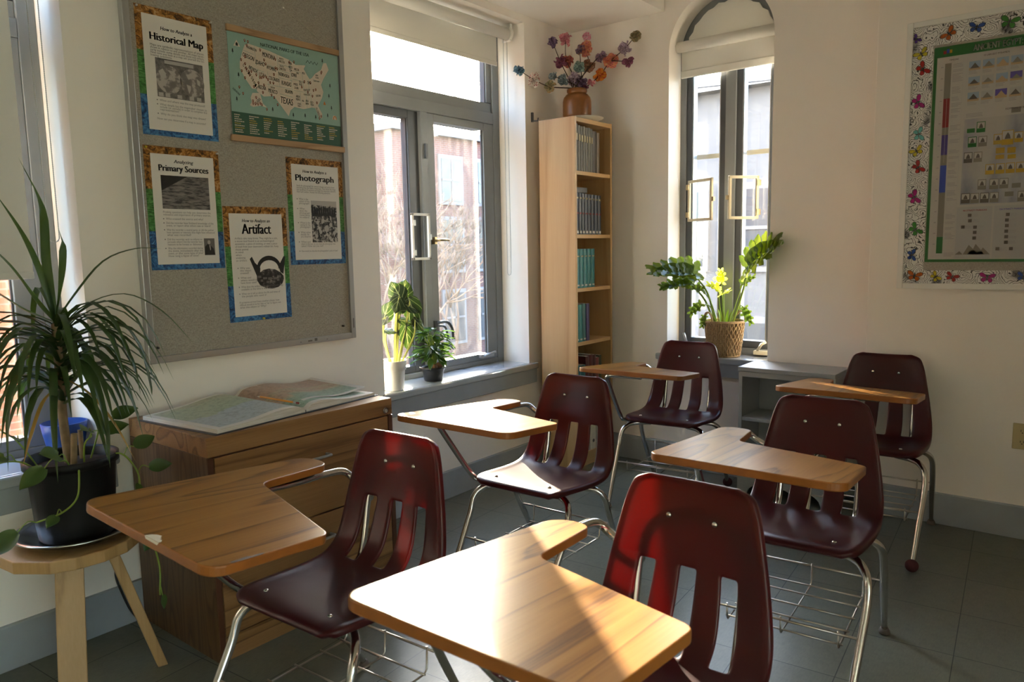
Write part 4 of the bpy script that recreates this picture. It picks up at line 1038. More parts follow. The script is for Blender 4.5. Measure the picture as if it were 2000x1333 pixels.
m = MB(); m.prism([(e1-.013,w0+.012),(e0+.013,w0+.012),(e0+.013,2.163),(e1-.013,2.163)], cf, .0010, .0014); m.build('chart_sheet', P_['paper'], t)
m = MB(); letter(m, 'ANCIENT EGYPT: H', cf(.525, 2.171, .0016), ux, uz, width=.205, height=.027, bold=.02); m.build('heading', M['dish'], t)
m = MB()
def R(y0_, z0_, y1_, z1_, k, w=.0017): m.poly([cf(a, c, w) for a, c in ((y0_,z0_),(y1_,z0_),(y1_,z1_),(y0_,z1_))], PK.index(k))
# publisher's little blocks of colour
R(.640,2.176,.628,2.190,'red'); R(.627,2.178,.617,2.196,'blue'); R(.616,2.178,.606,2.192,'gold')
R(.545,1.510,.306,1.882,'shade',.0016); R(.306,1.51,-.31,1.882,'shade',.0016)
for a, c, d in ((2.134,1.982,'stone'),(1.982,1.856,'red'),(1.856,1.823,'stone'),(1.823,1.735,'navy'),(1.735,1.689,'stone'),(1.689,1.568,'blue'),(1.568,1.368,'stone'),(1.368,1.293,'green')): R(.631,c,.606,a,d)
R(.6185,1.70,.6175,1.98,'paper',.0019)
for i in range(17): R(.646,2.118-.049*i,.637,2.122-.049*i,'line')
rnd = random.Random(5)
def lines(y, z, w_, n_, dz=.0062, h=.0022, k='line'):
    for i in range(n_):
        wl = w_*rnd.uniform(.6,1); R(y, z-dz*i, y-wl, z-dz*i-h, k)
for z, n_ in ((2.128,3),(2.103,2),(2.085,6),(2.028,5),(1.985,3),(1.958,3),(1.934,3),(1.905,2),(1.862,4),(1.83,2),(1.80,3),(1.755,3),(1.725,2),(1.70,4),(1.665,3),(1.64,2),(1.61,3),(1.575,4),(1.54,2),(1.47,4),(1.435,2),(1.41,2),(1.385,5),(1.295,3)): lines(.600, z, .042, n_)
for r in range(3):
    for c in range(8):
        y, z = .538-.0515*c, 2.128-.066*r
        sky = 'purple' if (r, c) in ((1,3),(2,2)) else ('pale' if (r, c) in ((1,1),(2,1),(2,3)) else 'sky')
        R(y, z-.038, y-.043, z, sky)
        R(y, z-.038, y-.043, z-.027, 'sand', .0019)
        k = ['dkst','stone','sand','stone'][c % 4] if r < 2 else ['dkst','stone','sand','dkst'][c % 4]
        m.poly([cf(a, q, .0021) for a, q in ((y-.004, z-.030), (y-.039, z-.030), (y-.022, z-.007 if r != 1 else z-.011))], PK.index(k))
        lines(y, z-.041, .036, 3, .0052, .0018)
R(.5455,1.885,.5450,2.150,'pale',.0018); R(.5600,1.27,.5590,2.150,'pale',.0018)
lines(.54, 1.905, .07, 3)
def card(y, z, w_, h, k, top=True):
    R(y, z-h, y-w_, z, k, .0019)
    if top:
        R(y-.0025, z-h*.62, y-w_+.0025, z-.003, 'paper', .0021)
        m.poly([cf(a, q, .0023) for a, q in ((y-w_*.25, z-h*.60), (y-w_*.75, z-h*.60), (y-w_*.68, z-h*.35), (y-w_*.5, z-h*.15), (y-w_*.34, z-h*.35))], PK.index('dkst'))
for q in ((.497,1.866,.033,.046,'green',1),(.533,1.840,.030,.018,'green',0),(.527,1.804,.033,.045,'green',1),(.488,1.803,.033,.044,'stone',1),(.431,1.806,.033,.044,'gold',1),(.401,1.819,.043,.062,'gold',1),(.356,1.808,.032,.044,'gold',1),(.42,1.747,.032,.024,'gold',0),(.378,1.745,.03,.024,'gold',0),(.42,1.717,.032,.018,'gold',0),(.376,1.715,.03,.018,'gold',0),(.54,1.738,.033,.046,'dkst',1),(.502,1.737,.032,.044,'stone',1),(.455,1.680,.033,.044,'gold',1),(.417,1.680,.033,.044,'gold',1),(.380,1.680,.033,.044,'gold',1),(.343,1.680,.033,.044,'gold',1),(.481,1.616,.032,.044,'stone',1),(.437,1.616,.034,.045,'stone',1),(.400,1.616,.033,.044,'stone',1),(.354,1.592,.032,.020,'stone',0),(.542,1.559,.034,.044,'dkst',1),(.506,1.558,.033,.044,'stone',1),(.469,1.558,.033,.044,'dkst',1),(.433,1.558,.033,.044,'stone',1),(.378,1.557,.032,.020,'stone',0),(.331,1.557,.03,.044,'stone',1),(.372,1.912,.034,.022,'stone',0),(.29,1.68,.03,.044,'gold',1),(.25,1.62,.03,.044,'stone',1),(.20,1.56,.03,.044,'stone',1)): card(*q)
for y, z, w_ in ((.52,1.748,.03),(.44,1.69,.12),(.46,1.625,.10),(.52,1.566,.09)): R(y, z, y-w_, z+.0008, 'line', .0018)
R(.556,1.270,.420,1.498,'pale',.0017); R(.413,1.270,.28,1.498,'pale',.0017); R(.272,1.270,.13,1.498,'pale',.0017)
for y, z in ((.512,1.468),(.510,1.444),(.536,1.417),(.489,1.415),(.489,1.392),(.490,1.367),(.369,1.466),(.371,1.442),(.370,1.418),(.371,1.394),(.370,1.370),(.370,1.346),(.40,1.318),(.35,1.318)):
    R(y, z-.014, y-.014, z, 'dkst', .0019); lines(y-.016, z-.002, .03, 3, .0048, .0016)
for w_, k_, q in zip((.0019,.0019,.00205,.0019,.0022,.0022), ('line','line','shade2','line','shade2','line'), (((.555,1.287),(.524,1.287),(.538,1.302)), ((.524,1.287),(.462,1.287),(.502,1.330)), ((.495,1.287),(.440,1.287),(.476,1.334)), ((.462,1.287),(.420,1.287),(.448,1.318)), ((.508,1.287),(.480,1.287),(.494,1.305)), ((.475,1.287),(.445,1.287),(.460,1.305)))):
    m.poly([cf(a, c, .0019+.00005*len(q)) for a, c in q], PK.index('stone'))
m.build('chart_panels', [P_[k] for k in PK], t, recalc=False)
m = MB()
letter(m, 'TIMELINE', cf(.615, 2.144, .0021), ux, uz, width=.036, height=.0065, bold=.03)
letter(m, '12 LARGEST PYRAMIDS', cf(.484, 2.143, .0021), ux, uz, width=.094, height=.0075, bold=.03)
letter(m, 'EGYPTIAN GODS', cf(.393, 1.905, .0023), ux, uz, width=.075, height=.0080, bold=.03)
m.build('caption', P_['dkst'], t)
m = MB()
letter(m, '4th DYNASTY PHARAOHS', cf(.532, 1.479, .0021), ux, uz, width=.092, height=.0075, bold=.03); m.build('caption', P_['red'], t)
m = MB()
letter(m, '12th DYNASTY PHARAOHS', cf(.394, 1.479, .0021), ux, uz, width=.095, height=.0075, bold=.03); m.build('caption', P_['purple'], t)
# ------------------------------------------------------------------ drawer cabinet, atlas, pencil
t = thing('drawer_cabinet', (1.61, 2.49, 0), 'wide oak veneer drawer cabinet under the tackboard', 'cabinet')
cx0, cx1, cy0, cy1, cz = 1.212, 2.004, 2.222, 2.752, .768
m = MB(); m.box(cx0, cx1, cy0, cy1, .703, cz); o_top = m.build('top', M['cab'], t, bevel=.002)
for xa in (cx0, cx1-.02):
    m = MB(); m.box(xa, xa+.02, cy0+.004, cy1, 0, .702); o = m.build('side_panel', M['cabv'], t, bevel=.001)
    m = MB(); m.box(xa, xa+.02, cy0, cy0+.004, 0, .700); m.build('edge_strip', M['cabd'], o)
m = MB(); m.box(cx0+.02, cx1-.02, cy0+.012, cy1, .06, .702); m.build('carcass', M['cabd'], t)
m = MB(); m.tube([(1.967, cy0+.002, .722), (1.967, cy0-.006, .722)], .0125, seg=20); m.tube([(1.967, cy0-.0055, .722), (1.967, cy0-.0075, .722)], .007, 1, seg=16); m.build('lock', [M['chrome'], M['alu']], o_top)
m = MB(); m.box(cx0+.02, cx1-.02, cy0+.006, cy0+.02, 0, .082); m.build('plinth', M['cab'], t, bevel=.001)
for z0, z1 in ((.396, .697), (.088, .390)):
    m = MB(); m.box(cx0+.024, cx1-.024, cy0, cy0+.018, z0, z1); d = m.build('drawer', M['cab'], t, bevel=.0015)
    m = MB(); hz = z1-.083; m.tube(catmull([(1.545, cy0, hz), (1.545, cy0-.026, hz), (1.56, cy0-.03, hz), (1.66, cy0-.03, hz), (1.675, cy0-.026, hz), (1.675, cy0, hz)], 5), .005, seg=10); m.build('handle', M['alu'], d)

def atlas_mat(name, fn):
    m, nt, out = new_mat(name); b = bsdf(nt, out, (.4,.45,.4), .38)
    tc = nd(nt, 'ShaderNodeTexCoord'); sp = nd(nt, 'ShaderNodeSeparateXYZ'); nt.links.new(tc.outputs['UV'], sp.inputs[0])
    vec = coords(nt)
    n = noise(nt, vec, 9, 6, .6); ad = nd(nt, 'ShaderNodeMath', operation='MULTIPLY_ADD'); nt.links.new(n, ad.inputs[0]); ad.inputs[1].default_value = .25; nt.links.new(sp.outputs[1], ad.inputs[2])
    col = ramp(nt, ad.outputs[0], fn)
    fine = ramp(nt, noise(nt, vec, 60, 5, .7), [(.40, (.72,.72,.70)), (.52, (1,1,1)), (.7, (1.06,1.05,1.0))])
    ml = nd(nt, 'ShaderNodeMix', data_type='RGBA', blend_type='MULTIPLY'); ml.inputs['Factor'].default_value = 1; nt.links.new(col, ml.inputs[6]); nt.links.new(fine, ml.inputs[7])
    # printed area inside a white margin
    def edge(i, lo, hi):
        a = nd(nt, 'ShaderNodeMath', operation='GREATER_THAN'); a.inputs[1].default_value = lo; nt.links.new(sp.outputs[i], a.inputs[0])
        c = nd(nt, 'ShaderNodeMath', operation='LESS_THAN'); c.inputs[1].default_value = hi; nt.links.new(sp.outputs[i], c.inputs[0])
        r = nd(nt, 'ShaderNodeMath', operation='MULTIPLY'); nt.links.new(a.outputs[0], r.inputs[0]); nt.links.new(c.outputs[0], r.inputs[1]); return r.outputs[0]
    r = nd(nt, 'ShaderNodeMath', operation='MULTIPLY'); nt.links.new(edge(0, .07, .97), r.inputs[0]); nt.links.new(edge(1, .06, .96), r.inputs[1])
    mx = nd(nt, 'ShaderNodeMix', data_type='RGBA'); nt.links.new(r.outputs[0], mx.inputs['Factor']); mx.inputs[6].default_value = c4((.66,.63,.58)); nt.links.new(ml.outputs[2], mx.inputs[7])
    nt.links.new(mx.outputs[2], b.inputs['Base Color']); return m
M['mapL'] = atlas_mat('atlas left page', [(.0, (.40,.46,.48)), (.60, (.40,.46,.48)), (.62, (.36,.42,.28)), (1.0, (.40,.44,.30)), (1.3, (.42,.42,.30))])
M['mapR'] = atlas_mat('atlas right page', [(.0, (.32,.44,.36)), (.44, (.34,.44,.34)), (.50, (.50,.44,.30)), (.55, (.50,.33,.23)), (.68, (.48,.40,.27)), (.74, (.50,.32,.23)), (1.3, (.46,.30,.22))])
M['pages'] = print_mat('page block edge', [(.4, (.48,.45,.40)), (.6, (.68,.65,.60))], 1, 2, 0, (8, 8, 700))
M['cover'] = plain('dark book cover', (.03,.032,.04), .45)
t = thing('atlas', (1.62, 2.49, cz), 'large open atlas with green and brown maps lying on the wooden drawer cabinet', 'book')
an = R_(5.5); ca, sa = math.cos(an), math.sin(an)
def bk(s, d, z): return V((1.613+s*ca-d*sa, 2.487+s*sa+d*ca, cz+z))
m = MB(); 
for s0, s1 in ((-.385, -.004), (.004, .375)): m.prism([(s0,-.222),(s1,-.222),(s1,.222),(s0,.222)], lambda u, v, w: bk(u, v, w), 0, .003)
m.build('cover', M['cover'], t, bevel=.001)
def pz(s, d):
    e = abs(s); back = (d+.215)/.43
    if s < 0: h = .014+.016*math.exp(-((e-.09)/.11)**2)+.012*max(0, 1-e/.36)*back
    else: h = .010+.020*math.exp(-((e-.075)/.10)**2)+.020*back*math.exp(-((e-.13)/.14)**2)
    h *= min(1, .30+e/.035*.7) if e < .035 else 1
    return .003+h
for side, mat, s_out in ((-1, M['mapL'], .372), (1, M['mapR'], .362)):
    m = MB(); ns, nd_ = 36, 12
    top = []
    for j in range(nd_+1):
        d = -.212+.424*j/nd_
        top.append([bk(side*s_out*i/ns if i else side*.002, d, pz(side*s_out*i/ns if i else side*.002, d)) for i in range(ns+1)])
    uvf = (lambda a, b_: (1-b_/ns, a/nd_)) if side < 0 else (lambda a, b_: (1-(b_/ns), a/nd_))
    m.grid(top, 0, True, uv=uvf)
    lay = m.bm.loops.layers.uv.verify()
    # block sides
    def skirt(line):
        for p, q in zip(line, line[1:]):
            m.poly([p, q, V((q.x, q.y, cz+.003)), V((p.x, p.y, cz+.003))], 1)
    skirt(top[0]); skirt(top[-1]); skirt([r[-1] for r in top])
    m.build('page_block', [mat, M['pages']], t, recalc=False)
m = MB(); m.grid([[bk(.02+.345*i/14+.006*j, -.17+.372*j/8+.012, pz(.02+.345*i/14, -.17+.372*j/8)+.0015+.018*(i/14)**3) for i in range(15)] for j in range(9)], 0, True, uv=lambda a, b_: (1-b_/14, a/8))
m.build('loose_page', M['mapR'], t, recalc=False)
a, c = bk(-.012, .045, pz(-.012, .045)+.010), bk(-.008, -.175, pz(-.03, -.175)+.0075)
a = bk(-.018, .035, pz(-.045, .035)+.0055); c = bk(-.012, -.190, pz(-.04, -.19)+.0055)
t = thing('pencil', a, 'orange pencil lying along the fold of the open atlas', 'pencil')
d = (c-a).normalized(); ln = (c-a).length
m = MB(); m.tube([a+d*.018, c-d*.026], .0036, 0, seg=6); m.build('shaft', M['pencil'], t)
m = MB(); m.tube([a, a+d*.018], [.0004, .0036], 0, seg=6); m.build('point', M['chip'], t)
m = MB(); m.tube([c-d*.026, c-d*.012], .0038, 0, seg=10); m.build('ferrule', M['alu'], t)
m = MB(); m.tube([c-d*.012, c], .0034, 0, seg=10); m.build('eraser', plain('dark red rubber', (.25,.03,.03), .7), t)

# ------------------------------------------------------------------ bookcase
t = thing('bookcase', (3.895, 2.58, 0), 'tall narrow birch bookcase in the corner between the two windows', 'bookcase')
kx0, kx1, ky0, ky1, kz = 3.692, 4.106, 2.456, 2.712, 2.103
m = MB(); m.box(kx0, kx0+.019, ky0, ky1, 0, kz); m.build('side_panel', M['birch'], t, bevel=.0012)
m = MB(); m.box(kx1-.019, kx1, ky0, ky1, 0, kz); m.build('side_panel', M['birch'], t, bevel=.0012)
m = MB(); m.box(kx0+.019, kx1-.019, ky1-.006, ky1, .07, kz-.003); m.build('back_panel', M['birch'], t)
m = MB(); m.box(kx0+.019, kx1-.019, ky0, ky1-.006, kz-.028, kz-.003); m.build('top', M['birchx'], t, bevel=.001)
SH = [1.796, 1.428, 1.111, .787, .455]
for z in SH:
    m = MB(); m.box(kx0+.019, kx1-.019, ky0+.004, ky1-.006, z-.022, z); m.build('shelf', M['birchx'], t, bevel=.001)
m = MB(); m.box(kx0+.019, kx1-.019, ky0+.004, ky1-.006, .075, .097); m.build('shelf', M['birchx'], t, bevel=.001)
m = MB(); m.box(kx0+.019, kx1-.019, ky0+.03, ky0+.045, 0, .075); m.build('kick_board', M['birchx'], t)
bcol = {}
def bmat(name, c, r=.45):
    if name not in bcol: bcol[name] = plain('book cloth '+name, c, r, var=.1, vs=40)
    return bcol[name]
ORD = ['first','second','third','fourth','fifth','sixth','seventh','eighth','ninth']
def book(x, w, h, dep, z, mat, label, group, lean=0., band=None, sticker=True, yoff=0., name='book'):
    y0, y1 = ky0+.012+yoff, min(ky1-.010, ky0+.012+yoff+dep)
    t = thing(name, (x+w/2, (y0+y1)/2, z), label, 'book', group)
    m = MB()
    k = 6; prof = [(x+w*i/k, y0-.004*math.sin(PI*i/k)) for i in range(k+1)]+[(x+w, y1), (x, y1)]
    m.prism(prof, lambda u, v, q: (u, v, q), z, z+h); m.build('cover', mat, t, bevel=.0008)
    m = MB(); m.box(x+.0025, x+w-.0025, y0+.004, y1-.003, z+h, z+h+.0008); m.build('page_block', M['pages'], t)
    if band:
        m = MB()
        for (za, zb, bm_) in band: m.box(x+w*.22, x+w*.78, y0-.0052, y0-.002, z+h*za, z+h*zb, bm_)
        m.build('spine_label', [M['bk_gold'], M['bk_white'], M['bk_red']], t)
    if lean: t.rotation_euler = (0, lean, 0)
    return t
M['bk_gold'] = plain('spine lettering', (.40,.34,.20), .4); M['bk_white'] = plain('white spine sticker', (.62,.60,.55), .5); M['bk_red'] = plain('red spine band', (.22,.02,.02), .5)
grey = [(.085,.08,.065), (.12,.115,.09), (.10,.097,.082), (.14,.133,.11), (.11,.105,.09), (.145,.14,.115), (.12,.117,.10), (.05,.042,.036), (.16,.12,.085)]
x = kx0+.022
for i, c in enumerate(grey):
    w = [.028,.026,.026,.026,.025,.027,.025,.044,.030][i]; h = [.268,.262,.258,.26,.256,.258,.255,.245,.24][i]
    book(x, w, h, .19, SH[0], bmat('grey%d' % i, c), ('%s tan grey volume from the left on the topmost bookcase shelf' % ORD[i]) if i < 7 else ('black spined book near the right of the topmost bookcase shelf' if i == 7 else 'brown book at the right end of the topmost bookcase shelf'), 'books on the topmost shelf', band=[(.66,.80,0)] if i < 7 else None)
    x += w+.001
x = kx0+.022
for i in range(8):
    w = [.032,.030,.030,.034,.036,.036,.034,.032][i]
    book(x, w, .243-.001*i, .19, SH[1], bmat('navy', (.012,.022,.042), .38), '%s dark navy volume from the left in the row of eight' % ORD[i], 'navy volumes on the second shelf', band=[(.03,.09,1),(.50,.53,2),(.86,.90,0)])
    x += w+.002
t = thing('book', (3.79, 2.56, SH[1]+.245), 'grey book lying flat on top of the navy volumes', 'book')
m = MB(); m.box(3.716, 3.855, ky0+.02, ky0+.20, SH[1]+.2448, SH[1]+.277); m.build('cover', bmat('slate', (.075,.078,.085)), t, bevel=.003)
m = MB(); m.box(3.8555, 3.8565, ky0+.026, ky0+.194, SH[1]+.249, SH[1]+.273); m.build('page_block', M['pages'], t)
x = kx0+.022
for i in range(5):
    w = .041
    book(x, w-.0015, .232, .19, SH[2], bmat('teal', (.012,.155,.165), .42), '%s teal volume from the left in the row of five' % ORD[i], 'teal volumes on the third shelf', band=[(.05,.09,1),(.80,.83,0)])
    x += w
x = kx0+.022
for i in range(3):
    w = [.022,.040,.036][i]
    book(x, w, [.222,.225,.228][i], .18, SH[3], bmat('teal2_%d' % i, [(.03,.16,.15),(.014,.17,.165),(.010,.095,.10)][i]), ['thin pale teal book at the left end of the fourth shelf','bright teal book second from the left on the fourth shelf','dark teal book beside the purple one on the fourth shelf'][i], 'books on the fourth shelf', band=[(.05,.09,1)])
    x += w+.0015
book(x+.004, .036, .226, .17, SH[3], bmat('purple', (.035,.022,.105)), 'purple book on the fourth shelf of the bookcase', 'books on the fourth shelf', band=None)
x = kx0+.022
for i in range(7):
    w = [.045,.046,.040,.038,.034,.034,.028][i]; h = [.190,.188,.235,.240,.236,.215,.225][i]
    c = [(.012,.12,.145),(.012,.13,.15),(.075,.012,.014),(.09,.012,.014),(.055,.010,.014),(.24,.075,.06),(.055,.075,.035)][i]
    book(x, w, h, .18, SH[4]+.0, bmat('low%d' % i, c), ['blue green book at the left end of the fifth shelf','blue green book second from the left on the fifth shelf','dark red book right of the blue green pair on the fifth shelf','taller dark red book in the middle of the fifth shelf','maroon book right of middle on the fifth shelf','faded red book near the right of the fifth shelf','olive green book at the right end of the fifth shelf'][i], 'books on the fifth shelf', band=[(.05,.09,1)])
    x += w+.002
for i in range(5):
    xx = kx0+.05+.062*i
    b_ = thing('ring_binder', (xx+.028, 2.56, .097), ['white','pale grey','white','pale grey','white'][i]+' ring binder, %s from the left on the bottom shelf' % ORD[i], 'binder', 'binders on the bottom shelf')
    m = MB(); m.box(xx, xx+.056, ky0+.012, ky0+.225, .097, .385); m.build('cover', M['dish'] if i % 2 == 0 else bmat('pale', (.42,.40,.36)), b_, bevel=.003)
    m = MB(); m.tube([(xx+.028, ky0+.0135, .15), (xx+.028, ky0+.0105, .15)], .011, seg=14); m.build('finger_ring', M['framed'], b_)

# vase of paper flowers on a dish
vx, vy = 3.915, 2.585
t = thing('dish', (vx+.03, vy-.02, kz-.003), 'shallow white dish on top of the bookcase under the brown vase', 'dish')
m = MB(); m.lathe([(0,.0005),(.06,.0005),(.075,.006),(.125,.026),(.127,.029),(.122,.029),(.073,.011),(0,.009)], (vx+.03, vy-.02, kz-.003), seg=40); m.build('bowl', M['dish'], t)
t = thing('vase', (vx, vy, kz+.006), 'brown glazed clay vase holding paper flowers on top of the bookcase', 'vase')
m = MB(); m.lathe([(0,.0),(.070,.0),(.082,.006),(.086,.04),(.086,.115),(.080,.140),(.066,.157),(.057,.162),(.056,.168),(.061,.174),(.061,.188),(.056,.192),(.050,.188),(.048,.165),(.05,.15),(.0,.02)], (vx, vy, kz+.006), seg=40); m.build('pot', M['vasebrown'], t)
def paper_mat(name, c1, c2, c3):
    m, nt, out = new_mat('patterned paper '+name); b = bsdf(nt, out, c1, .7)
    vo = nd(nt, 'ShaderNodeTexVoronoi'); vo.inputs['Scale'].default_value = 110; nt.links.new(coords(nt), vo.inputs['Vector'])
    nt.links.new(ramp(nt, vo.outputs['Distance'], [(.0, c2), (.38, c2), (.45, c1), (.75, c1), (.85, c3)]), b.inputs['Base Color'])
    t = nd(nt, 'ShaderNodeBsdfTranslucent'); t.inputs['Color'].default_value = c4(c1); mx = nd(nt, 'ShaderNodeMixShader'); mx.inputs[0].default_value = .2
    nt.links.new(b.outputs[0], mx.inputs[1]); nt.links.new(t.outputs[0], mx.inputs[2]); nt.links.new(mx.outputs[0], out.inputs['Surface']); return m
PF = dict(blue=((.10,.19,.26),(.03,.07,.13),(.4,.45,.45)), dot=((.58,.50,.44),(.22,.02,.03),(.5,.2,.2)), olive=((.30,.24,.13),(.10,.12,.06),(.4,.16,.08)), slate=((.22,.27,.28),(.06,.08,.10),(.5,.5,.45)), purp=((.16,.10,.17),(.05,.03,.06),(.4,.35,.3)), rust=((.33,.09,.06),(.14,.03,.05),(.5,.25,.1)), plum=((.20,.06,.10),(.08,.02,.05),(.35,.2,.2)), pink=((.50,.22,.25),(.35,.06,.12),(.6,.45,.4)), hot=((.62,.30,.36),(.5,.10,.2),(.7,.5,.5)), oran=((.48,.20,.10),(.30,.05,.12),(.55,.4,.2)), lil=((.36,.28,.33),(.15,.08,.14),(.5,.45,.45)), moss=((.22,.17,.08),(.08,.09,.05),(.3,.2,.2)), flame=((.42,.10,.02),(.50,.30,.02),(.2,.02,.02)), mint=((.24,.33,.28),(.07,.12,.14),(.45,.45,.4)), brwn=((.24,.11,.06),(.10,.06,.04),(.3,.3,.2)), duo=((.26,.16,.22),(.05,.05,.10),(.5,.3,.1)))
PFM = {k: paper_mat(k, *[tuple(min(.8, x*1.55) for x in c) for c in v]) for k, v in PF.items()}
def paper_flower(parent, c, r, key, seed):
    rnd = random.Random(seed); m = MB(); c = V(c)
    for k in range(15):
        d = V((rnd.gauss(0,1), rnd.gauss(0,1), rnd.gauss(0,1))).normalized()
        s = d.orthogonal().normalized(); s.rotate(Matrix.Rotation(rnd.uniform(0, 2*PI), 3, d)); q = d.cross(s)
        rr = r*rnd.uniform(.85, 1.1); P = []
        for i in range(4):
            f = i/3; row = []
            for j in range(5):
                u = (j/4-.5)*2; wd = math.sin(PI*(.18+.62*f))*rr*.62
                row.append(c+d*rr*(f-.06*u*u)+s*u*wd+q*rr*(.35*f*f-.30*u*u*f+.05*rnd.random()))
            P.append(row)
        m.grid(P)
    return m.build('flower', PFM[key], parent, recalc=False)
neck = V((vx, vy, kz+.19))
BR = [ # (flowers [(x,y,z,r,key)], label)
 ([(3.764,2.675,2.305,.036,'olive'),(3.610,2.680,2.323,.042,'dot'),(3.460,2.672,2.349,.033,'blue')], 'low branch of paper flowers reaching left, ending in a blue one'),
 ([(3.873,2.656,2.360,.036,'slate'),(3.799,2.676,2.370,.028,'slate')], 'short branch of two grey blue paper flowers left of the vase'),
 ([(3.869,2.672,2.467,.042,'plum'),(3.801,2.679,2.566,.034,'purp')], 'tall left branch of dark plum paper flowers'),
 ([(3.898,2.645,2.470,.040,'rust'),(3.906,2.660,2.596,.046,'pink')], 'upright branch with a rust flower below a large pink one'),
 ([(3.914,2.605,2.368,.042,'lil'),(3.942,2.569,2.345,.038,'purp'),(3.947,2.578,2.437,.040,'mint'),(3.950,2.585,2.535,.030,'duo')], 'crowded middle branch of lilac and mint paper flowers'),
 ([(3.976,2.542,2.440,.042,'brwn'),(3.977,2.560,2.541,.046,'oran'),(3.991,2.558,2.615,.028,'hot')], 'upright branch topped by a small hot pink paper flower'),
 ([(3.990,2.510,2.46,.008,'brwn'),(4.030,2.485,2.496,.036,'duo')], 'thin branch with one orange and violet paper flower'),
 ([(3.951,2.549,2.311,.022,'plum'),(3.977,2.521,2.338,.025,'pink'),(4.014,2.483,2.383,.040,'flame'),(4.046,2.427,2.463,.048,'oran'),(4.042,2.329,2.516,.044,'lil'),(4.041,2.260,2.573,.034,'moss')], 'long right branch with a red and yellow paper flower'),
 ([(4.046,2.420,2.462,.006,'oran'),(4.047,2.308,2.440,.034,'plum')], 'side twig with one dark plum paper flower at far right'),
]
sd = 0
for fl, lab in BR:
    t = thing('paper_flower_branch', neck, lab, 'flower branch', 'paper flower branches in the brown vase')
    base = neck+V((.018*math.cos(sd*1.7), .018*math.sin(sd*1.7), -.15))
    pts = [base, neck+V((.025*math.cos(sd*1.7), .02*math.sin(sd*1.7), 0))]+[V(q[:3]) for q in fl]
    if 'side twig' in lab: pts = [V(q[:3]) for q in fl]
    m = MB(); cp = catmull(pts, 6); m.tube(cp, [.0042-.0024*i/len(cp) for i in range(len(cp))], seg=6); m.build('stem', M['twig'], t)
    for q in fl:
        sd += 1
        if q[3] > .01: paper_flower(t, q[:3], q[3], q[4], sd)

# ------------------------------------------------------------------ low grey shelf
t = thing('low_shelf', (4.0, 1.24, 0), 'low grey painted bookshelf with scalloped foot under the arched window wall', 'shelf')
gx0, gx1, gy0, gy1, gz = 3.858, 4.122, 1.03, 1.525, .702
m = MB(); m.box(gx0-.008, gx1, gy0, gy1+.004, gz-.022, gz); m.build('top', M['greyshelf'], t, bevel=.002)
for y in (gy1-.020, gy0):
    m = MB(); m.box(gx0, gx1, y, y+.020, 0, gz-.022); m.build('side_panel', M['greyshelf'], t, bevel=.0015)
m = MB(); m.box(gx1-.008, gx1, gy0+.02, gy1-.02, .11, gz-.022); m.build('back_panel', M['greyshelf'], t)
for z in (.43, .128):
    m = MB(); m.box(gx0+.004, gx1-.008, gy0+.02, gy1-.02, z-.02, z); m.build('shelf', M['greyshelf'], t, bevel=.0015)
m = MB(); m.box(gx0, gx0+.012, gy0+.02, gy1-.02, gz-.052, gz-.022); m.build('top_rail', M['greyshelf'], t, bevel=.001)
pts = [(gy0+.02, .11), (gy0+.02, 0), (gy0+.05, 0)]
for k in range(3):
    y0 = gy0+.05+.1317*k
    pts += [(y0+.1317*i/10, .012+.052*math.sin(PI*i/10)**.7) for i in range(1, 10)]
    pts += [(y0+.1317, 0)] if k < 2 else []
pts += [(gy1-.05, 0), (gy1-.02, 0), (gy1-.02, .11)]
m = MB(); m.prism(pts, lambda u, v, w: (w, u, v), gx0, gx0+.012); m.build('scalloped_foot', M['greyshelf'], t)

# ------------------------------------------------------------------ stool, dish and the tall plant
sx, sy, sz = .895, 2.475, .480
t = thing('stool', (sx, sy, 0), 'small pale wooden stool with board legs carrying the tall spiky plant', 'stool')
m = MB(); pts = [(sx+.195*math.cos(a)*(1+.03*math.sin(3*a)), sy+.175*math.sin(a)) for a in [R_(x_) for x_ in (18, 55, 90, 128, 165, 196, 232, 252, 275, 298, 325, 350)]]
m.prism(pts, lambda u, v, w: (u, v, w), sz-.038, sz); m.build('seat', M['pine'], t, bevel=.004)
def board_leg(top, foot, wdir, hw, hd):
    top, foot, wdir = V(top), V(foot), V(wdir).normalized(); d = (foot-top).normalized(); n_ = d.cross(wdir).normalized(); m = MB()
    vs = []
    for c in (top, foot):
        k = 0
        for i, j in ((-1,-1),(1,-1),(1,1),(-1,1)): vs.append(m.bm.verts.new(c+wdir*hw*i+n_*hd*j))
    for f in ((0,3,2,1),(4,5,6,7),(0,1,5,4),(1,2,6,5),(2,3,7,6),(3,0,4,7)): m.bm.faces.new([vs[i] for i in f])
    zmin = foot.z
    for v in vs[4:]: v.co.z = zmin
    m.build('leg', M['pine'], t, bevel=.003)
board_leg((.845, 2.385, sz-.03), (.795, 2.315, 0), (.9, -.35, 0), .038, .016)
board_leg((.975, 2.425, sz-.03), (1.098, 2.395, 0), (.25, .97, 0), .022, .016)
board_leg((.915, 2.60, sz-.03), (.925, 2.665, 0), (.95, .3, 0), .030, .016)
pc = V((.915, 2.49, sz))
t = thing('saucer', pc, 'round steel dish between the wooden stool and the black plant pot', 'dish')
m = MB(); m.lathe([(0,.0),(.115,.0),(.13,.006),(.155,.024),(.174,.028),(.177,.031),(.171,.034),(.152,.029),(.128,.012),(.112,.008),(0,.008)], pc, seg=48); m.build('plate', M['steel'], t)

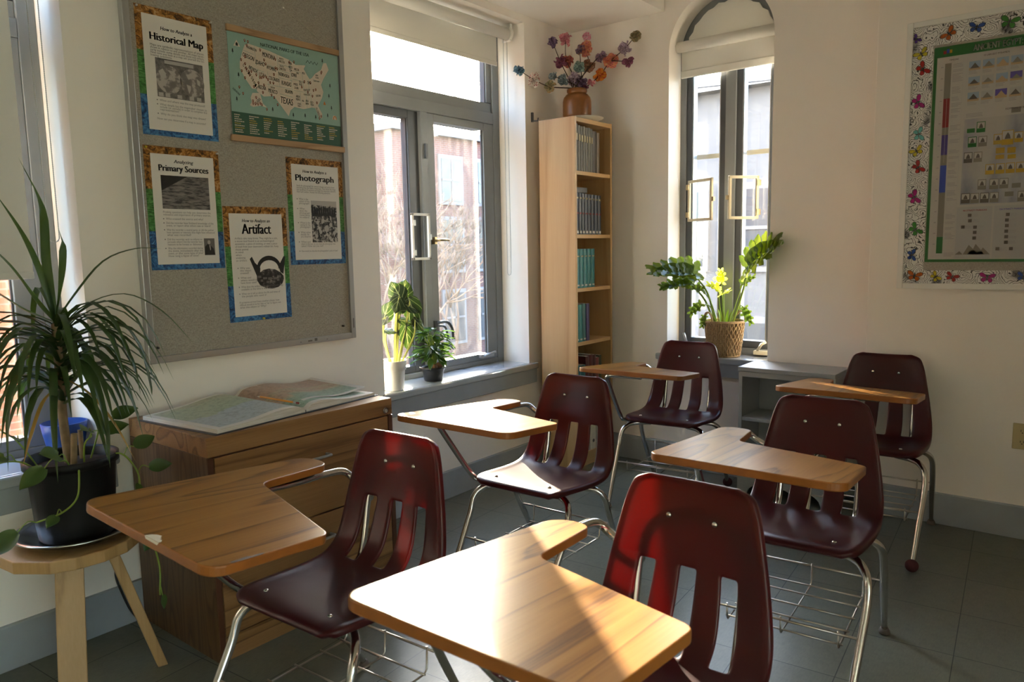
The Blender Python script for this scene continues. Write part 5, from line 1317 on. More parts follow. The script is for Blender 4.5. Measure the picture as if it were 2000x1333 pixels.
def strap(m, pts, w, mi=0, fold=.35, up=V((0,0,1)), n=10, tipw=.02, basew=.55):
    P = catmull(pts, max(2, n//(len(pts)-1))); N = len(P); rows = []; uvs = []
    for i, p in enumerate(P):
        a = P[max(0, i-1)]; c = P[min(N-1, i+1)]; tn = (c-a).normalized()
        s = tn.cross(up); s = s.normalized() if s.length > 1e-4 else V((1,0,0)); nn = s.cross(tn)
        f = i/(N-1); k = (basew+(1-basew)*min(1, f*3.5)) if f < .3 else 1.
        k *= max(tipw, (1-((f-.45)/.55)**2.2) if f > .45 else 1)
        rows.append([p-s*w*k+nn*w*k*fold, p, p+s*w*k+nn*w*k*fold])
    m.grid(rows, mi, uv=lambda i, j: (j-1, i/(N-1)))
def leafshape(m, base, d, nrm, ln, wd, prof, mi=0, nu=4, nv=10, droop=.0, cup=.15, wave=0., seed=0):
    """broad leaf: midrib along d, profile gives half width along the length"""
    rnd = random.Random(seed); base, d, nrm = V(base), V(d).normalized(), V(nrm)
    s = d.cross(nrm).normalized(); nrm = s.cross(d).normalized(); rows = []
    for i in range(nv+1):
        f = i/nv; hw = prof(f)*wd
        c = base+d*ln*f*(1-.12*droop*f)-nrm*droop*ln*f*f*.5
        row = []
        for j in range(-nu, nu+1):
            u = j/nu
            row.append(c+s*u*hw+nrm*(cup*wd*u*u+wave*wd*math.sin(f*17+u*3+seed)*abs(u)))
        rows.append(row)
    m.grid(rows, mi, uv=lambda i, j: ((j-nu)/nu, i/nv))
heart = lambda f: math.sin(PI*min(1, f*.93+.07))**.75*(1-.45*f)*1.15 if f < 1 else 0
lance = lambda f: max(0., math.sin(PI*f))**.8*(1-.18*f)
arrow = lambda f: (max(0., math.sin(PI*min(1, f*.9+.10)))**.7*(1.10-.55*f))

t = thing('potted_plant', pc+V((0,0,.008)), 'tall spiky dracaena with trailing pothos in a black pot on the stool', 'plant')
m = MB(); m.lathe([(0,.001),(.101,.001),(.105,.006),(.110,.06),(.122,.222),(.124,.228),(.132,.229),(.133,.252),(.128,.254),(.122,.246),(.117,.21)], pc+V((0,0,.008)), seg=64)
for v in m.bm.verts:
    dx, dy, dz = v.co.x-pc.x, v.co.y-pc.y, v.co.z-pc.z-.008
    if .03 < dz < .21:
        a = math.atan2(dy, dx); k = 1+.012*(1 if math.sin(16*a) > 0 else -1); v.co.x = pc.x+dx*k; v.co.y = pc.y+dy*k
m.build('pot', M['pot'], t)
m = MB(); m.lathe([(0,.228),(.07,.226),(.118,.222)], pc+V((0,0,.008)), seg=32); m.build('soil', M['soil'], t, recalc=False)
T0 = V((.915, 2.505, .685)); T1 = V((.922, 2.53, 1.15))
m = MB(); m.tube(catmull([T0, V((.912, 2.515, .85)), V((.918, 2.525, 1.0)), T1]), [.013]*19, seg=10)
m.tube(catmull([T0+V((.045,.02,0)), T0+V((.05,.03,.12))]), .008, seg=8); m.tube(catmull([T0+V((-.01,-.05,0)), T0+V((.0,-.055,.13))]), .010, seg=8)
m.build('trunk', M['trunk'], t)
rnd = random.Random(21); m = MB()
def arch_leaf(h, az, ln, rise, w, mi=0):
    b0 = T0.lerp(T1, h)+V((0,0,0)); o = V((math.cos(az), math.sin(az), 0))
    if (b0+o*ln*.75).y > 2.72: o = V((o.x, min(o.y, (2.70-b0.y)/(ln*.8)), 0))
    pts = [b0, b0+o*ln*.16+V((0,0,ln*.20*rise)), b0+o*ln*.42+V((0,0,ln*.30*rise)), b0+o*ln*.66+V((0,0,ln*(.30*rise-.16))), b0+o*ln*.80+V((0,0,ln*(.30*rise-.48)))]
    strap(m, pts, w, mi)
for i in range(96):
    h = rnd.uniform(.45, 1.0); az = i*2.399963+rnd.uniform(-.3, .3)
    arch_leaf(h, az, rnd.uniform(.25, .41), rnd.uniform(.25, 1.0), rnd.uniform(.0085, .0125))
m.build('foliage', M['drac'], t, recalc=False)
m = MB()
for pts, w in (([T1, V((.93,2.58,1.32)), V((.945,2.62,1.50)), V((.905,2.653,1.66))], .013), ([T1, V((.905,2.57,1.30)), V((.88,2.61,1.42)), V((.835,2.66,1.55))], .014),
               ([T1, V((.95,2.53,1.27)), V((.965,2.54,1.37)), V((.96,2.545,1.44))], .012), ([T1, V((.89,2.58,1.22)), V((.84,2.62,1.33)), V((.78,2.66,1.42))], .013),
               ([T1, V((.86,2.58,1.19)), V((.78,2.62,1.26)), V((.70,2.66,1.28))], .012), ([T1, V((.97,2.49,1.235)), V((1.04,2.44,1.335)), V((1.12,2.40,1.372)), V((1.19,2.37,1.372))], .012),
               ([T1+V((0,0,-.03)), V((.98,2.46,1.20)), V((1.06,2.37,1.235)), V((1.13,2.28,1.18)), V((1.185,2.20,1.075))], .007),
               ([T1+V((0,0,-.05)), V((.98,2.45,1.17)), V((1.03,2.38,1.165)), V((1.075,2.33,1.08)), V((1.09,2.31,.96)), V((1.092,2.305,.92))], .010),
               ([T1+V((0,0,-.08)), V((.97,2.44,1.13)), V((1.01,2.37,1.12)), V((1.045,2.32,1.04)), V((1.055,2.30,.93))], .010),
               ([T1+V((0,0,-.10)), V((.95,2.44,1.08)), V((.985,2.36,1.05)), V((1.02,2.30,.94)), V((1.04,2.27,.80))], .011),
               ([T1+V((0,0,-.14)), V((.93,2.44,1.04)), V((.945,2.36,1.0)), V((.955,2.32,.86)), V((.955,2.315,.72))], .012),
               ([T1+V((0,0,-.16)), V((.88,2.46,1.02)), V((.85,2.39,.98)), V((.83,2.36,.84)), V((.825,2.355,.70))], .011),
               ([T1+V((0,0,-.10)), V((.86,2.50,1.07)), V((.79,2.45,1.05)), V((.74,2.42,.92)), V((.72,2.41,.75))], .011)):
    strap(m, pts, w, 0, n=16)
m.build('foliage', M['drac'], t, recalc=False)
m = MB(); strap(m, [V((.925,2.52,.98)), V((.965,2.44,.93)), V((1.0,2.37,.84)), V((1.03,2.31,.72))], .006, n=14); strap(m, [V((.90,2.52,.95)), V((.84,2.46,.92)), V((.79,2.42,.84)), V((.755,2.40,.76))], .006, n=14)
m.build('foliage', M['dracy'], t, recalc=False)
# pothos
m = MB(); lf = MB()
def vine(pts, leaves, r=.0028):
    cp = catmull(pts, 8); m.tube(cp, r, seg=6)
    for (f, d, n_, s_) in leaves:
        b0 = cp[int(f*(len(cp)-1))]; d = V(d).normalized(); tip = b0+d*s_*.45
        m.tube(catmull([b0, b0+d*s_*.2+V((0,0,.015)), tip], 4), .0016, seg=5)
        leafshape(lf, tip, d+V((0,0,-.25)), n_, s_*.85, s_*.30, heart, droop=.35, cup=.18, seed=int(f*100))
rim = pc+V((0,0,.24))
vine([rim+V((.05,-.05,-.02)), rim+V((.10,-.10,.02)), rim+V((.125,-.155,-.03)), V((1.035,2.305,.62)), V((1.042,2.285,.50)), V((1.045,2.245,.40)), V((1.035,2.235,.31))],
     [(.22,(.9,-.1,.6),(-.3,-.8,.5),.085), (.36,(.8,-.5,.35),(-.2,-.8,.6),.080), (.42,(-.4,-.7,-.2),(.2,-.9,.3),.05), (.70,(-.5,-.6,-.1),(0,-.9,.5),.055), (.74,(.6,-.6,-.2),(0,-.9,.5),.05), (.97,(.1,-.2,-.9),(.5,-.9,0),.055)])
vine([rim+V((-.03,-.08,-.02)), rim+V((-.06,-.13,.035)), rim+V((-.09,-.16,.05))], [(.5,(-.6,-.5,.6),(.1,-.7,.7),.10), (1.,(-.9,-.2,-.2),(0,-.6,.8),.10)])
vine([rim+V((-.02,-.09,-.02)), rim+V((-.03,-.13,.0)), rim+V((-.05,-.155,-.07)), rim+V((-.10,-.17,-.10)), rim+V((-.16,-.15,-.115))], [(1.,(-.9,.1,-.3),(0,-.6,.8),.11), (.75,(-.6,-.5,.0),(0,-.6,.8),.06)])
vine([rim+V((-.08,.0,-.02)), rim+V((-.15,-.03,.04)), rim+V((-.22,-.02,.04)), rim+V((-.28,.0,-.02))], [(.4,(-.7,-.5,.5),(.0,-.6,.8),.10), (.7,(-.5,-.8,.2),(0,-.5,.8),.10), (1.,(-.9,.1,-.4),(0,-.5,.8),.11)])
vine([rim+V((.02,-.04,-.02)), rim+V((.015,-.07,.06)), rim+V((.03,-.09,.09))], [(.8,(.7,-.3,.4),(-.3,-.6,.7),.095), (1.,(-.4,-.6,.5),(.3,-.5,.8),.085)])
vine([rim+V((.06,.02,-.02)), rim+V((.08,.0,.06)), rim+V((.085,-.02,.10))], [(1.,(.7,-.3,.5),(-.4,-.6,.7),.095), (.6,(.2,-.7,.3),(0,-.5,.8),.08)])
vine([rim+V((-.07,.05,-.02)), rim+V((-.12,.06,.08)), rim+V((-.16,.05,.12))], [(1.,(-.7,-.4,.3),(.2,-.6,.8),.10), (.5,(-.2,-.8,.4),(.1,-.6,.8),.09)])
pv = m.build('pothos_vine', M['stemg'], t); lf.build('pothos_leaves', M['pothos'], pv, recalc=False)
t = thing('blue_pot', (1.05, 2.86, ZW0), 'blue glazed pot on the window sill half hidden behind the tall spiky plant', 'pot')
m = MB(); m.lathe([(0,.001),(.045,.001),(.055,.02),(.068,.09),(.073,.125),(.068,.127),(.062,.09),(.0,.08)], (1.035, 2.85, ZW0), seg=32); m.build('pot', M['blue'], t)

# ------------------------------------------------------------------ two plants on the sunny sill
pw = V((2.560, 2.815, ZW0))
t = thing('potted_plant', pw, 'arrow-leaved plant with pale veins in a white plastic pot on the window sill', 'plant')
m = MB(); m.lathe([(0,.002),(.043,.002),(.045,.0),(.050,.004),(.058,.10),(.060,.104),(.064,.105),(.067,.150),(.066,.153),(.063,.152),(.060,.11),(.056,.10)], pw, seg=40); m.build('pot', M['white'], t)
m = MB(); m.lathe([(0,.118),(.060,.114)], pw, seg=24); m.build('soil', M['soil'], t, recalc=False)
st, lf = MB(), MB()
for tip, bend, d, n_, ln, wd, sc in (((2.652,2.775,1.095),(.012,-.01,.0),(.12,-.28,-.95),(-.55,-.80,.28),.135,.062,1), ((2.610,2.80,1.120),(.0,.0,.0),(-.15,.30,.62),(-.62,-.72,.25),.100,.058,1),
        ((2.600,2.80,1.115),(.0,.0,.0),(-.50,-.25,-.75),(-.55,-.80,.25),.090,.045,1), ((2.540,2.850,1.015),(-.02,.01,0),(.25,-.10,.70),(-.6,-.65,.45),.100,.048,1),
        ((2.545,2.845,1.020),(-.02,.01,0),(-.55,.45,-.35),(-.5,-.6,.6),.085,.038,1), ((2.540,2.835,.955),(-.02,.0,0),(.60,-.55,-.05),(-.2,-.5,.85),.065,.030,1),
        ((2.600,2.795,1.005),(.005,0,0),(.72,-.45,-.20),(-.35,-.55,.75),.085,.034,1), ((2.618,2.775,.960),(.0,-.01,0),(.02,-.15,-.95),(-.5,-.82,.1),.120,.050,1),
        ((2.665,2.755,1.00),(.03,-.02,0),(.55,-.35,-.72),(-.45,-.7,.5),.085,.034,1), ((2.640,2.775,1.075),(.02,0,0),(.80,-.45,-.40),(-.45,-.7,.55),.085,.036,1),
        ((2.628,2.80,1.125),(.0,0,0),(.35,.10,.80),(-.60,-.75,.15),.105,.058,1), ((2.590,2.81,1.06),(.0,0,0),(.55,-.40,.55),(-.60,-.70,.35),.090,.046,1)):
    tip = V(tip); b0 = pw+V(((tip.x-pw.x)*.25, (tip.y-pw.y)*.25, .115)); mid = b0.lerp(tip, .55)+V(bend)+V(((b0.x-tip.x)*.12, 0, .02))
    st.tube(catmull([b0, mid, tip], 7), [.0058-.0028*i/14 for i in range(15)], seg=8)
    leafshape(lf, tip-V(d).normalized()*ln*.18, d, n_, ln*1.15, wd, arrow, nu=5, nv=14, droop=.25, cup=-.10, wave=.05, seed=int(ln*1000))
st.build('stems', M['stempale'], t); lf.build('foliage', M['aloc'], t, recalc=False)
pb = V((2.868, 2.838, ZW0))
t = thing('potted_plant', pb, 'small bushy dark plant in a low black pot on the window sill', 'plant')
m = MB(); m.lathe([(0,.001),(.046,.001),(.050,.004),(.056,.045),(.062,.062),(.064,.066),(.072,.070),(.073,.076),(.069,.078),(.062,.070),(.056,.06)], pb, seg=40); m.build('pot', M['black'], t)
m = MB(); m.lathe([(0,.068),(.06,.064)], pb, seg=24)
m.build('soil', M['soil'], t, recalc=False)
m = MB(); m.ball(pb+V((.012,-.035,.082)), .024, 0, 2, (1.1,.8,.9)); m.ball(pb+V((-.018,-.030,.078)), .018, 0, 2); m.build('caudex', plain('brown root bark', (.16,.075,.03), .75, var=.3, vs=60), t)
st, lf = MB(), MB(); rnd = random.Random(4)
for i in range(110):
    az = i*2.4; hh = rnd.uniform(.05, .20); rr = rnd.uniform(.015, .075)*(1.1-hh*1.5)
    c = pb+V((rr*math.cos(az), rr*math.sin(az), .07+hh))
    if i % 3 == 0: st.tube(catmull([pb+V((.01*math.cos(az), .01*math.sin(az), .065)), c.lerp(pb+V((0,0,.1)), .5)+V((0,0,.02)), c], 4), .0022, seg=5)
    o = V((math.cos(az), math.sin(az), rnd.uniform(-.5, .6)))
    leafshape(lf, c, o, V((-o.x*.3, -o.y*.3, 1)), rnd.uniform(.055, .085), .019, lance, nu=2, nv=7, droop=rnd.uniform(.2,.9), cup=.3, seed=i)
st.build('stems', M['stemg'], t); lf.build('foliage', M['bush'], t, recalc=False)

# ------------------------------------------------------------------ lobed plant in a woven basket
bk_ = V((4.205, 1.755, BZ0))
t = thing('basket_plant', bk_, 'lobed-leaf philodendron in a woven rope basket on the arched window sill', 'plant')
def rope_mat():
    m, nt, out = new_mat('twisted rope'); b = bsdf(nt, out, (.42,.28,.14), .85)
    n = noise(nt, coords(nt, (1,1,1)), 160, 3); nt.links.new(ramp(nt, n, [(.3, (.24,.15,.07)), (.6, (.46,.32,.17))]), b.inputs['Base Color']); bump(nt, b, n, .5, .003); return m
M['rope'] = rope_mat()
m = MB(); H = .207; nb = 54
m.lathe([(0,.002),(.082,.002),(.088,.01),(.110,.2),(.104,.2),(.082,.012),(0,.012)], bk_, seg=48)
for k in range(nb):
    a0 = 2*PI*k/nb; pts = []
    for i in range(22):
        f = i/21; rr = .088+.025*f**.8+.002*math.sin(f*PI*9+PI*(k % 2)); a = a0+.030*math.sin(f*PI*9+PI*(k % 2))
        pts.append(bk_+V((rr*math.cos(a), rr*math.sin(a), .004+f*(H-.006))))
    m.tube(pts, .0036, seg=5)
for z, rr in ((.006,.0895), (H-.004,.1135), (H+.002,.1115)):
    m.tube([bk_+V((rr*math.cos(2*PI*i/40), rr*math.sin(2*PI*i/40), z)) for i in range(40)], .0042, seg=6, closed=True)
for s, ang in ((-1, 2.5), (1, -.65)):
    c = bk_+V((.108*math.cos(ang), .108*math.sin(ang), H)); tg = V((-math.sin(ang), math.cos(ang), 0))
    m.tube([c+tg*.048*math.cos(PI*i/12)+V((0,0,.055*math.sin(PI*i/12))) for i in range(13)], .0055, seg=8)
m.build('basket', M['rope'], t)
m = MB(); m.lathe([(0,.165),(.104,.16)], bk_, seg=24); m.build('soil', M['soil'], t, recalc=False)
def lobed(m, base, d, nrm, ln, wd, nl=6, droop=.3, cup=.3, seed=0, mi=0):
    """deeply lobed blade: a midrib web with fingers fanning out on both sides"""
    rnd = random.Random(seed); base, d, nrm = V(base), V(d).normalized(), V(nrm)
    s = d.cross(nrm).normalized(); nrm = s.cross(d).normalized()
    P = lambda f: base+d*ln*f*(1-.10*droop*f)-nrm*droop*ln*f*f*.45
    web = lambda f: (math.sin(PI*min(1, .10+f*.90))**.6)*(1.0-.45*f)+.03
    leafshape(m, base, d, nrm, ln, wd*.62, web, mi, nu=3, nv=12, droop=droop*.9, cup=cup, wave=.05, seed=seed)
    finger = lambda f: max(0., math.sin(PI*min(1, f*.80+.20)))**.55*(.82+.18*math.cos(f*16))
    for side in (-1, 1):
        for k in range(nl):
            f = .02+.80*k/max(1, nl-1); A = R_(112-82*k/max(1, nl-1)+rnd.uniform(-6, 6))
            ld = d*math.cos(A)+s*side*math.sin(A)+nrm*cup*.75*math.sin(A)
            L_ = wd*(1.06-.36*f)*rnd.uniform(.88, 1.12)*(1.0 if k else .8)
            leafshape(m, P(f), ld, nrm+s*side*rnd.uniform(-.35, .1), L_, L_*.31, finger, mi, nu=2, nv=9, droop=rnd.uniform(-.1,.45), cup=.25, wave=.12, seed=seed+k)
st, lf, ly = MB(), MB(), MB()
c0 = bk_+V((0,0,.165))
LV = [ # tip of stalk, bend, leaf direction, normal, length, width, mesh
 ((4.13,1.915,1.185),(.02,-.01,.0),(-.50,.62,.10),(-.45,-.30,.85),.27,.115,lf),
 ((4.11,1.925,1.130),(.03,.0,-.01),(-.50,.75,-.05),(-.3,-.5,.8),.20,.065,lf),
 ((4.165,1.600,1.225),(-.01,-.02,.0),(-.30,-.62,.52),(-.75,.10,.60),.27,.120,lf),
 ((4.225,1.785,1.135),(0,0,.01),(-.15,.0,.85),(-.85,.1,.35),.075,.045,ly),
 ((4.205,1.79,1.085),(0,.01,0),(-.30,.30,.25),(-.55,-.2,.8),.080,.045,ly),
 ((4.215,1.765,1.065),(0,0,0),(-.35,-.35,.15),(-.55,.1,.8),.075,.042,ly),
 ((4.15,1.87,1.09),(.01,0,0),(-.30,.45,.15),(-.6,-.3,.7),.095,.042,lf),
 ((4.13,1.870,1.005),(.01,0,.02),(-.25,.45,-.45),(-.7,-.2,.5),.090,.042,lf),
 ((4.235,1.660,1.125),(-.01,-.01,0),(-.10,-.55,.35),(-.8,.2,.5),.090,.040,lf),
 ((4.225,1.640,.985),(0,-.01,.03),(-.10,-.35,-.75),(-.85,.2,.3),.110,.038,lf),
 ((4.13,1.845,.935),(0,.01,.02),(-.15,.15,-.8),(-.9,-.1,.2),.070,.030,lf),
]
for i, (tip, bend, d, n_, ln, wd, mm) in enumerate(LV):
    tip = V(tip); b0 = c0+V(((tip.x-c0.x)*.18, (tip.y-c0.y)*.28, 0)); mid = b0.lerp(tip, .5)+V(bend)+V((0,0,.035))
    th = .0075 if ln > .18 else .0042
    cp = catmull([b0, mid, tip], 8); st.tube(cp, [th*(1-.45*k/len(cp)) for k in range(len(cp))], seg=8)
    lobed(mm, tip, d, n_, ln*.92, wd*1.12, nl=7 if ln > .15 else 4, droop=.35, cup=.38, seed=i*3+1)
for a in range(6):
    o = V((math.cos(a*1.1)*.03, math.sin(a*1.1)*.03, 0)); strap(st, [c0+o, c0+o*1.3+V((0,0,.06)), c0+o*1.9+V((0,0,.11))], .008, 0, n=8)
st.build('stems', M['stemg'], t); lf.build('foliage', M['philo'], t, recalc=False); ly.build('young_foliage', M['philoy'], t, recalc=False)
# ------------------------------------------------------------------ the street outside
def siding_mat(name, c, step=.14, k=.82):
    m, nt, out = new_mat(name); b = bsdf(nt, out, c, .7)
    sp = nd(nt, 'ShaderNodeSeparateXYZ'); nt.links.new(coords(nt), sp.inputs[0])
    ml = nd(nt, 'ShaderNodeMath', operation='MULTIPLY'); ml.inputs[1].default_value = 1/step; nt.links.new(sp.outputs[2], ml.inputs[0])
    fr = nd(nt, 'ShaderNodeMath', operation='FRACT'); nt.links.new(ml.outputs[0], fr.inputs[0])
    nt.links.new(ramp(nt, fr.outputs[0], [(.0, tuple(x*k for x in c)), (.10, c), (1., c)]), b.inputs['Base Color']); return m
def brick_mat(name, c1, c2, mo):
    m, nt, out = new_mat(name); b = bsdf(nt, out, c1, .85)
    tc = nd(nt, 'ShaderNodeTexCoord'); sp = nd(nt, 'ShaderNodeSeparateXYZ'); nt.links.new(tc.outputs['Object'], sp.inputs[0])
    ad = nd(nt, 'ShaderNodeMath', operation='ADD'); nt.links.new(sp.outputs[0], ad.inputs[0]); nt.links.new(sp.outputs[1], ad.inputs[1])
    cb = nd(nt, 'ShaderNodeCombineXYZ'); nt.links.new(ad.outputs[0], cb.inputs[0]); nt.links.new(sp.outputs[2], cb.inputs[1])
    br = nd(nt, 'ShaderNodeTexBrick'); br.inputs['Scale'].default_value = 1; br.inputs['Brick Width'].default_value = .22; br.inputs['Row Height'].default_value = .075; br.inputs['Mortar Size'].default_value = .008
    br.inputs['Color1'].default_value = c4(c1); br.inputs['Color2'].default_value = c4(c2); br.inputs['Mortar'].default_value = c4(mo)
    nt.links.new(cb.outputs[0], br.inputs['Vector']); nt.links.new(br.outputs['Color'], b.inputs['Base Color']); return m
M['brick1'] = brick_mat('red street brick', (.095,.036,.028), (.12,.048,.038), (.12,.105,.10))
M['brick2'] = brick_mat('orange street brick', (.18,.05,.022), (.22,.07,.03), (.16,.11,.08))
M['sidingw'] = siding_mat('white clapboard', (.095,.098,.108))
M['sidingt'] = siding_mat('tan clapboard', (.13,.12,.10))
M['roofg'] = plain('grey shingle roof', (.075,.072,.066), .9, var=.2, vs=30)
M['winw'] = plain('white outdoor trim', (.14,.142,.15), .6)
M['wing'] = plain('dark outdoor window glass', (.05,.06,.07), .15)
M['grass'] = plain('winter lawn and path', (.085,.08,.062), .95, var=.3, vs=2)
M['bark'] = plain('grey brown bark', (.13,.10,.08), .9)
M['hedge'] = plain('rusty winter leaves', (.15,.075,.04), .9, var=.4, vs=20)
GZ = -3.0
b = MB(); b.box(-30, 70, 3.4, 70, GZ-.2, GZ); b.box(4.9, 70, -40, 3.4, GZ-.2, GZ); b.box(-40, 4.9, -40, -3.8, GZ-.2, GZ); struct(b.build('ground', M['grass']))
def building(loc, label, wallbox, wm, roof, windows, face, name='building', cornice=.25):
    """wallbox x0,x1,y0,y1,z1; windows (a, z, w, h) on the face turned to the school: 'y' = -Y side, 'x' = -X side"""
    x0, x1, y0, y1, z1 = wallbox
    t = thing(name, ((x0+x1)/2, (y0+y1)/2, GZ), label, 'building')
    m = MB(); m.box(x0, x1, y0, y1, GZ, z1); m.build('wall', wm, t)
    m = MB()
    if roof == 'flat': m.box(x0-.25, x1+.25, y0-.25, y1+.25, z1, z1+cornice)
    elif face == 'x': m.prism([(x0-.35, z1), (x1+.35, z1), ((x0+x1)/2, z1+1.2)], lambda u, v, w: (u, w, v), y0-.3, y1+.3)
    else: m.prism([(y0-.35, z1), (y1+.35, z1), ((y0+y1)/2, z1+1.5)], lambda u, v, w: (w, u, v), x0-.3, x1+.3)
    m.build('roof', M['roofg'] if roof != 'flat' else M['winw'], t)
    for a, z, w, h in windows:
        f = MB(); p = MB()
        if face == 'y':
            f.box(a-.12, a+w+.12, y0-.08, y0+.02, z-.12, z+h+.14); p.box(a, a+w, y0-.10, y0-.06, z, z+h)
            k = MB(); k.box(a, a+w, y0-.13, y0-.09, z+h/2-.035, z+h/2+.035); k.box(a+w/2-.025, a+w/2+.025, y0-.13, y0-.09, z, z+h)
        else:
            f.box(x0-.08, x0+.02, a-.12, a+w+.12, z-.12, z+h+.14); p.box(x0-.10, x0-.06, a, a+w, z, z+h)
            k = MB(); k.box(x0-.13, x0-.09, a, a+w, z+h/2-.035, z+h/2+.035)
        o = f.build('window', M['winw'], t); p.build('pane', M['wing'], o); k.build('glazing_bar', M['winw'], o)
    return t
building(None, 'red brick row house with white windows seen through the right pane of the sunny window', (18.6, 30, 20, 27, 5.6), M['brick1'], 'flat', [(19.1,-2.2,1.1,1.9),(20.9,-2.2,1.1,1.9),(19.1,.6,1.1,1.9),(20.9,.6,1.1,1.9),(19.1,3.2,1.1,1.6),(20.9,3.2,1.1,1.6),(23.0,-2.2,1.2,1.9),(25.2,-2.2,1.2,1.9),(23.0,.6,1.2,1.9),(25.2,.6,1.2,1.9),(23.0,3.2,1.2,1.6),(25.2,3.2,1.2,1.6),(27.2,.6,1.2,1.9)], 'y')
building(None, 'tan clapboard house seen through the left pane of the sunny window', (10.5, 17.7, 22, 29, 5.2), M['sidingt'], 'gable', [(15.2,.6,1.1,1.8),(16.6,.6,.8,1.8),(15.2,-2.2,1.1,1.8),(16.6,-2.2,.8,1.8),(12.5,.6,1.1,1.8)], 'y')
building(None, 'white clapboard house with grey roof seen through the arched window', (15.6, 23, 1.5, 12.5, 4.55), M['sidingw'], 'gable', [(5.55,.9,1.0,1.6),(7.0,.9,1.0,1.6),(9.2,.9,1.0,1.6),(3.2,.9,1.0,1.6),(5.3,-2.0,1.2,1.7),(7.2,-2.0,1.2,1.7),(3.0,-2.0,1.2,1.7)], 'x')
building(None, 'orange brick building seen through the window behind the tall spiky plant', (-7, 4.0, 8.6, 12, 6.), M['brick2'], 'flat', [(-3.2,-1.,1.0,1.8),(-.6,-1.,1.0,1.8),(-3.2,2.2,1.0,1.8),(-.6,2.2,1.0,1.8)], 'y')
def bare_tree(x, y, h, label, seed):
    t = thing('bare_tree', (x, y, GZ), label, 'tree', 'bare street trees'); rnd = random.Random(seed); m = MB(); tw = MB()
    def grow(p, d, ln, r, lev):
        q = p+d*ln; mid = p.lerp(q, .5)+V((rnd.gauss(0,1), rnd.gauss(0,1), rnd.gauss(0,.6)))*ln*.07
        (m if lev < 3 else tw).tube([p, mid, q], [r, r*.85, r*.68], seg=5 if lev > 1 else 8)
        if lev >= 6: return
        for k in range(2 if lev else 4):
            a = rnd.uniform(.25, .75); ax = d.orthogonal().normalized(); ax.rotate(Matrix.Rotation(rnd.uniform(0, 2*PI), 3, d))
            nd_ = d.copy(); nd_.rotate(Matrix.Rotation(a, 3, ax)); nd_.z += .08; nd_.normalize()
            grow(q, nd_, ln*rnd.uniform(.66, .82), r*.66, lev+1)
        if 0 < lev < 5: grow(q, (d+V((0,0,.05))).normalized(), ln*.75, r*.66, lev+1)
    grow(V((x, y, GZ)), V((0.02,0,1)), h*.30, .075*h/6, 0)
    m.build('trunk', M['bark'], t); tw.build('twigs', M['bark'], t)
bare_tree(11.0, 12.0, 5.6, 'bare tree outside the left pane of the sunny window', 3)
bare_tree(16.6, 15.4, 5.4, 'bare tree outside the right pane of the sunny window', 8)
t = thing('hedge', (13.6, 5.6, GZ), 'rusty brown hedge below the white house beyond the arched window', 'hedge'); m = MB(); rnd = random.Random(2)
for i in range(150): m.ball((13.6+rnd.gauss(0,.3), 2.5+6.5*rnd.random(), GZ+abs(rnd.gauss(.75,.5))), rnd.uniform(.15,.34), sub=1, sc=(1,1,.8))
m.build('foliage', M['hedge'], t)
for i, (z, dz) in enumerate(((4.25, -.75), (4.02, -.75), (3.72, -.75))):
    m = MB(); m.tube([(11.2, -3+14*k/10, z+dz*(-.5+k/10)*-1*.8+.25*((k/10-.5)**2)) for k in range(11)],   .010, seg=6)
    tag(m.build('utility_wire', M['black']), ['topmost','middle','lowest'][i]+' of three overhead wires outside the arched window', 'wire', 'overhead wires')

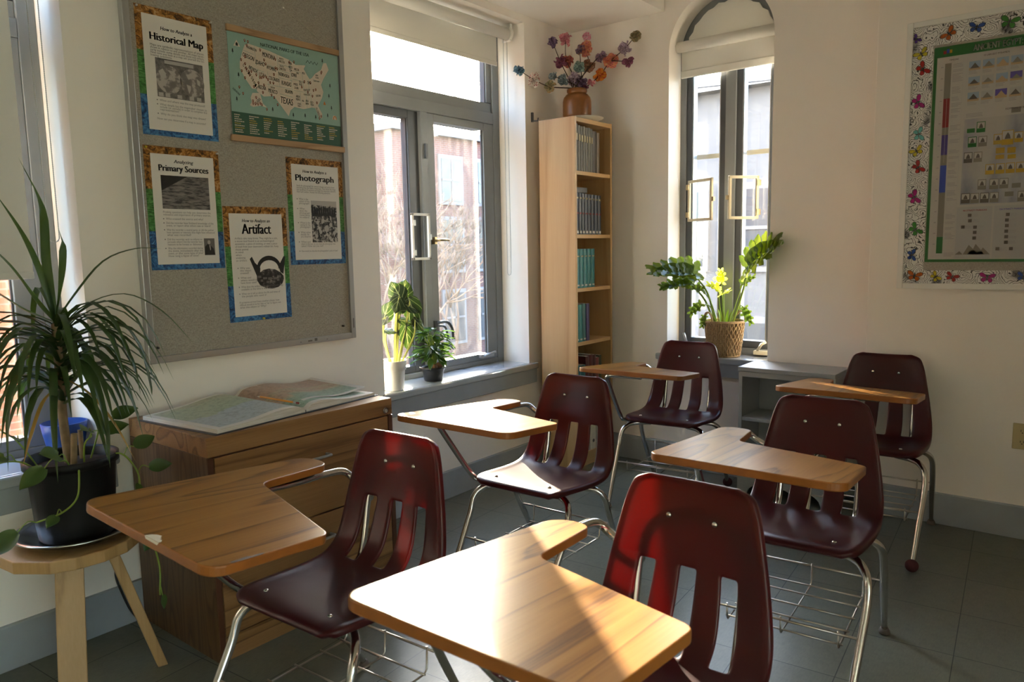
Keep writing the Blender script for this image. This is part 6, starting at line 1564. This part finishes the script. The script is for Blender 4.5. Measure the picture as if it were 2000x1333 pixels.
# ------------------------------------------------------------------ light
AZ, EL = R_(48.5), R_(13.0)
sun = bpy.data.lights.new('sun', 'SUN'); sun.energy = SUN_E; sun.angle = R_(.53); sun.color = (1., .86, .66)
so = bpy.data.objects.new('sun', sun); COL.objects.link(so)
sd_ = V((math.cos(EL)*math.cos(AZ), math.cos(EL)*math.sin(AZ), math.sin(EL)))
so.rotation_euler = sd_.to_track_quat('Z', 'Y').to_euler(); so.location = sd_*40
w = bpy.data.worlds.new('sky'); SC.world = w; w.use_nodes = True; nt = w.node_tree; nt.nodes.clear()
out = nt.nodes.new('ShaderNodeOutputWorld'); bg = nt.nodes.new('ShaderNodeBackground'); sk = nt.nodes.new('ShaderNodeTexSky')
sk.sky_type = 'NISHITA'; sk.sun_disc = False; sk.sun_elevation = EL; sk.sun_rotation = PI/2-AZ; sk.air_density = 1.0; sk.dust_density = 2.2; sk.ozone_density = 1.0
tn = nt.nodes.new('ShaderNodeMix'); tn.data_type = 'RGBA'; tn.blend_type = 'MULTIPLY'; tn.inputs['Factor'].default_value = 1; tn.inputs[7].default_value = (.90, 1., 1.16, 1.)
nt.links.new(sk.outputs[0], tn.inputs[6]); nt.links.new(tn.outputs[2], bg.inputs[0]); bg.inputs[1].default_value = SKY_E; nt.links.new(bg.outputs[0], out.inputs[0])

# ------------------------------------------------------------------ camera
cam = bpy.data.cameras.new('camera'); co = bpy.data.objects.new('camera', cam); COL.objects.link(co)
cam.sensor_width = 36.; cam.sensor_fit = 'HORIZONTAL'; cam.lens = 1463.22/2000*36; cam.clip_start = .02; cam.clip_end = 300
yaw, pit, rol = R_(51.41879788), R_(-6.99996593), R_(-1.08944816)
f_ = V((math.cos(pit)*math.sin(yaw), math.cos(pit)*math.cos(yaw), math.sin(pit)))
r_ = V((math.cos(yaw), -math.sin(yaw), 0)); u_ = r_.cross(f_)
r2 = r_*math.cos(rol)+u_*math.sin(rol); u2 = u_*math.cos(rol)-r_*math.sin(rol)
mw = Matrix((r2, u2, -f_)).transposed().to_4x4(); mw.translation = V((0,0,1.35)); co.matrix_world = mw
cam.dof.use_dof = True; cam.dof.focus_distance = 3.3; cam.dof.aperture_fstop = 5.6
SC.camera = co
SC.view_settings.view_transform = 'Standard'; SC.view_settings.look = 'None'; SC.view_settings.gamma = 1; SC.view_settings.exposure = EXPO
SC.view_settings.use_curve_mapping = False
SC.cycles.max_bounces = 14; SC.cycles.diffuse_bounces = 8; SC.cycles.glossy_bounces = 5; SC.cycles.transmission_bounces = 10; SC.cycles.transparent_max_bounces = 12
SC.cycles.sample_clamp_indirect = 8.; SC.cycles.caustics_reflective = False
